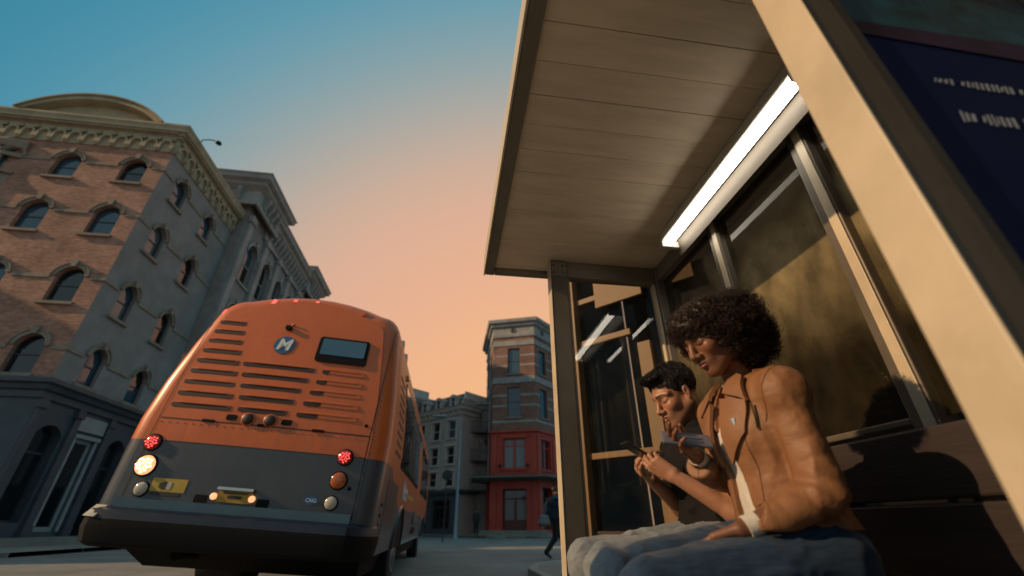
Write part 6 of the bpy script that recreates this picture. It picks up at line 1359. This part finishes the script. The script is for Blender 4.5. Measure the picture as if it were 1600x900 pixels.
dL = unit(A3((0.735, 1.625, 1.02)) - A3(JM['Lwr'])); dR = unit(A3((0.725, 1.735, 1.015)) - A3(JM['Rwr']))
add_hand(FM, JM['Lwr'], dL, unit((0.30, 0.62, 0.62)), -1, [34, 42, 50, 56], 1.0, 0.75, 0.05); add_hand(FM, JM['Rwr'], dR, unit((0.30, -0.62, 0.62)), 1, [34, 42, 50, 56], 1.0, 0.75, 0.05)
lo, hi = bounds([JM[k] for k in ('neck', 'waist', 'Lsh', 'Rsh', 'Lel', 'Rel', 'Lwr', 'Rwr')] + [HM.c + 0.10, HM.c - 0.05, (0.69, 1.7, 1.0)], 0.10)
v, f = surface(FM, lo, hi, 0.0031); np_obj('body', v, f, 'skin', mn, head_colour(HM, v, (0.37, 0.178, 0.10), (0.32, 0.115, 0.08), stubble=0.55))
FS_ = Field(); torso(FS_, JM, 0.016, 0.05, 1.02)
for s in 'LR': FS_.rc(JM[s + 'sh'], A3(JM[s + 'sh']) * 0.30 + A3(JM[s + 'el']) * 0.70, 0.068, 0.066, 0.03)
mk = A3(JM['neck']); FS_.cut(lambda P: d_rc(P, mk + A3((0.0, 0, 0.10)), mk + A3((-0.02, 0, -0.01)), 0.066, 0.062), 0.008); FS_.warp(folds((14, 14, 18), 0.010)); FS_.clip(lambda P: 0.74 - P[:, 2], 0.006)
for s in 'LR':
    e_, s_ = A3(JM[s + 'el']), A3(JM[s + 'sh']); d_ = unit(e_ - s_); c_ = s_ * 0.22 + e_ * 0.78
    FS_.cut(lambda P, c_=c_, d_=d_: np.maximum(-(P - c_) @ d_, np.linalg.norm(P - c_, axis=1) - 0.11), 0.003); FS_.cut(lambda P, c_=c_, d_=d_: d_rc(P, c_ - d_ * 0.04, c_ + d_ * 0.05, 0.05, 0.05), 0.003)
v, f = surface(FS_, *bounds([JM[k] for k in ('neck', 'pelvis', 'Lsh', 'Rsh', 'Lel', 'Rel')], 0.14), 0.0045); np_obj('shirt', v, f, 'black_cloth', mn)
rg = []
for k in range(19):
    g = R(-150 + 300 * k / 18); c_ = mk + A3((0.0, 0, 0.004)); rr = 0.072; x, y = math.cos(g), math.sin(g)
    rg.append([c_ + A3((x * (rr + a), y * (rr + a), z + 0.012 * x)) for a, z in ((-0.003, -0.02), (0.0, 0.03), (0.008, 0.034), (0.018, 0.012), (0.024, -0.025))])
MB().loft(rg).build('collar', 'black_cloth', mn, smooth=True)
trousers('jeans', mn, JM, 'denim_light', (0.102, 0.064, 0.056), 0.008, 0.0055); shoes(mn, JM, 'shoe_black')
# short hair: cap plus strands brushed up at the front
FHm = Field(); FHm.ell(HM.w(-0.020, 0, 0.040), A3((0.101, 0.080, 0.086)), HM.M, 0.01); FHm.ell(HM.w(0.062, 0, 0.092), A3((0.044, 0.055, 0.020)), HM.M, 0.025)
FHm.cut(lambda P: d_ell(P, HM.w(0.125, 0, -0.035), A3((0.085, 0.10, 0.100)), HM.M), 0.01); FHm.cut(lambda P: d_ell(P, HM.w(0.035, 0, -0.095), A3((0.095, 0.14, 0.090)), HM.M), 0.01); FHm.warp(folds((70, 40, 40), 0.004))
v, f = surface(FHm, HM.c - 0.17, HM.c + 0.17, 0.003); hm = np_obj('hair', v, f, 'hair_black', mn)
def hair_m():
    sel = RNG.choice(len(v), min(9000, len(v)), replace=False); P0 = v[sel]; q = HM.loc(P0); c = np.array([-0.018, 0, 0.04]); nrm_ = q - c; nrm_ /= np.linalg.norm(nrm_, axis=1, keepdims=True); keep = (q[:, 2] > -0.05) & (nrm_ @ np.array([1.0, 0, -1.0]) < 0.9); q, nrm_ = q[keep], nrm_[keep]; n = len(q)
    comb = np.stack([np.clip(q[:, 0], -0.05, 0.1) * 6 + 0.3, RNG.normal(size=n) * 0.25, np.clip((q[:, 2] - 0.05) * 6, -0.6, 0.7)], 1); dr = nrm_ * 0.55 + comb * 0.6 + RNG.normal(size=(n, 3)) * 0.22; dr /= np.linalg.norm(dr, axis=1, keepdims=True)
    ln = (0.004 + 0.008 * np.clip((q[:, 2] - 0.02) / 0.08, 0, 1))[:, None, None] * RNG.uniform(0.6, 1.3, (n, 1, 1)); t = np.linspace(0, 1, 5)[None, :, None]; Cc = q[:, None] - nrm_[:, None] * 0.003 + dr[:, None] * ln * t + comb[:, None] * 0.006 * t * t
    return HM.c + HM.s * (Cc.reshape(-1, 3) @ HM.M).reshape(n, 5, 3)
tube_bundle('hair_strands', hair_m(), 0.0009, 'hair_black', hm)
ph2 = thing('phone', 'dark smartphone held low by the person in the black shirt', 'phone', (0.74, 1.68, 1.03))
n2 = unit((0.50, -0.02, 0.86)); x2 = unit((-0.86, 0.0, 0.50)); y2 = np.cross(n2, x2); c2 = A3((0.738, 1.675, 1.045))
MB().hexa(slab3(c2, x2, y2, n2, 0.074, 0.037, 0.0042)).build('case', 'phone_black', ph2, bevel=0.004); MB().hexa(slab3(c2 + n2 * 0.0046, x2, y2, n2, 0.07, 0.034, 0.0005)).build('screen', 'sign_glass', ph2)
# ------------------------------------------------------------------ passers-by
mat('coat_blue', (0.03, 0.075, 0.13), 0.8, var=0.2, scale=10); mat('coat_navy', (0.012, 0.022, 0.035), 0.75, var=0.2, scale=10); mat('coat_dark', (0.025, 0.022, 0.022), 0.85, var=0.2, scale=10); mat('trouser_dark', (0.012, 0.012, 0.014), 0.85, var=0.2, scale=10)
mat('cap_olive', (0.10, 0.085, 0.045), 0.85, var=0.15, scale=20); mat('bag_grey', (0.2, 0.19, 0.17), 0.8, var=0.2, scale=14)
def figure(label, J, fwd, skin, coat, trous, hair, shoe='shoe_black', pitch=5, hs=1.0, res=0.011, vest=None, cap=None):
    base = A3(J['pelvis']); p = thing('person', label, 'person', (float(base[0]), float(base[1]), float(min(J['anL'][2], J['anR'][2])) - 0.1))
    H = Head(J['head'], fwd, pitch, 0, hs); F = Field(); head_field(F, H, J['neck'], False, 1.0, 1.0, simple=True); torso(F, J, -0.015, 0.05)
    for s in 'LR':
        arm(F, J[s + 'sh'], J[s + 'el'], J[s + 'wr'], 0.042, 0.038, 0.027); d_ = unit(A3(J[s + 'wr']) - A3(J[s + 'el'])); add_hand(F, J[s + 'wr'], d_, unit(np.cross(d_, unit((*fwd, 0))) * (1 if s == 'L' else -1) + 1e-3), 1 if s == 'R' else -1, [22, 26, 30, 34], 1.0, 0.3)
    lo, hi = bounds([J[k] for k in ('neck', 'pelvis', 'Lsh', 'Rsh', 'Lel', 'Rel', 'Lwr', 'Rwr', 'head')], 0.22); v, f = surface(F, lo, hi, res * 0.75); np_obj('body', v, f, 'skin', p, head_colour(H, v, skin, A3(skin) * 0.7))
    Fc = Field(); torso(Fc, J, 0.022, 0.05, 1.03)
    for s in 'LR': e = A3(J[s + 'wr']) * 0.9 + A3(J[s + 'el']) * 0.1; arm(Fc, J[s + 'sh'], J[s + 'el'], e, 0.066, 0.058, 0.046)
    nk_ = A3(J['neck']); Fc.rc(nk_ - A3((0, 0, 0.03)), nk_ + A3((0, 0, 0.01)), 0.07, 0.068, 0.02); Fc.cut(lambda P: d_rc(P, nk_ + A3((0, 0, 0.12)), nk_ + A3((0, 0, 0.03)), 0.07, 0.06), 0.006); Fc.warp(folds((12, 12, 14), 0.014)); v, f = surface(Fc, lo, hi, res); np_obj('coat', v, f, coat, p)
    if vest:
        Fv = Field(); torso(Fv, J, 0.036, 0.05, 1.04); Fv.clip(lambda P: P[:, 2] - nk_[2] + 0.02, 0.01); v, f = surface(Fv, lo, hi, res); np_obj('vest', v, f, vest, p)
    trousers('trousers', p, J, trous, (0.095, 0.07, 0.058), 0.012, res); shoes(p, J, shoe, res * 0.8)
    Fh = Field(); Fh.ell(H.w(-0.02, 0, 0.045), A3((0.108, 0.086, 0.092)) * hs, H.M); Fh.cut(lambda P: d_ell(P, H.w(0.12, 0, -0.04), A3((0.085, 0.11, 0.10)) * hs, H.M), 0.01); Fh.cut(lambda P: d_ell(P, H.w(0.03, 0, -0.10), A3((0.10, 0.14, 0.09)) * hs, H.M), 0.01); Fh.warp(folds((40, 40, 40), 0.008)); v, f = surface(Fh, H.c - 0.2, H.c + 0.2, 0.006); np_obj('hair', v, f, hair, p)
    if cap:
        Fk = Field(); Fk.ell(H.w(-0.012, 0, 0.055), A3((0.115, 0.092, 0.088)) * hs, H.M); Fk.clip(lambda P: 0.028 - H.loc(P)[:, 2] - 0.10 * H.loc(P)[:, 0], 0.004); Fk.ell(H.w(0.125, 0, 0.026), A3((0.07, 0.07, 0.007)) * hs, H.M, 0.008); v, f = surface(Fk, H.c - 0.25, H.c + 0.25, 0.0055); np_obj('cap', v, f, cap, p)
    return p
def walk_pose(x, y, fwd, h=1.75, stride=0.36, z0=0.0, swing=0.18):
    f0 = unit((*fwd, 0)); l = A3((-f0[1], f0[0], 0)); k = h / 1.75; o = A3((x, y, z0))
    P = lambda a, b, c: tuple(float(q) for q in (o + (f0 * a + l * b + A3((0, 0, c))) * k))
    return dict(head=P(0.05, 0, 1.63), neck=P(0.0, 0, 1.47), chest=P(0.0, 0, 1.30), waist=P(-0.01, 0, 1.10), pelvis=P(-0.02, 0, 0.97), Lsh=P(0.0, 0.18, 1.41), Rsh=P(0.0, -0.18, 1.41), Lel=P(-swing * 0.6, 0.25, 1.12), Rel=P(swing * 0.3, -0.25, 1.12), Lwr=P(-swing * 0.4, 0.25, 0.88), Rwr=P(swing * 1.2, -0.22, 0.92),
                hipL=P(-0.02, 0.09, 0.93), hipR=P(-0.02, -0.09, 0.93), knL=P(stride * 0.62, 0.09, 0.50), knR=P(-stride * 0.20, -0.09, 0.48), anL=P(stride * 0.95, 0.09, 0.10), anR=P(-stride * 0.98, -0.09, 0.16), toL=P(stride * 0.95 + 0.14, 0.09, 0.06), toR=P(-stride * 0.98 + 0.12, -0.09, 0.05))
figure('walking person in blue coat and dark vest crossing behind the shelter post', walk_pose(3.08, 13.3, (1, 0.25), 1.78, 0.36), (1, 0.25), (0.3, 0.15, 0.09), 'coat_blue', 'trouser_dark', 'hair_black', vest='coat_navy')
figure('distant person in dark clothes standing in front of the narrow dark house', walk_pose(2.25, 35.0, (0.1, -1), 1.72, 0.05, 0.14, 0.02), (0.1, -1), (0.3, 0.15, 0.09), 'coat_dark', 'trouser_dark', 'hair_black', res=0.02)
bag = thing('shoulder_bag', 'grey shoulder bag carried by the walking person in the blue coat', 'bag', (2.7, 13.05, 0.8)); Fb = Field(); Fb.rc((2.62, 13.02, 0.86), (2.80, 13.06, 0.86), 0.085, 0.085, 0.02); Fb.rc((2.63, 13.02, 0.98), (2.79, 13.06, 0.98), 0.06, 0.06, 0.05); Fb.warp(folds((9, 9, 9), 0.02)); np_obj('sack', *surface(Fb, (2.45, 12.85, 0.7), (3.0, 13.25, 1.12), 0.009), 'bag_grey', bag); MB().tube([(2.64, 13.03, 1.0), (2.72, 13.08, 1.25), (2.86, 13.14, 1.46), (2.86, 13.2, 1.47), (2.76, 13.12, 1.2), (2.74, 13.08, 1.0)], 0.012, 6).build('strap', 'bag_grey', bag)
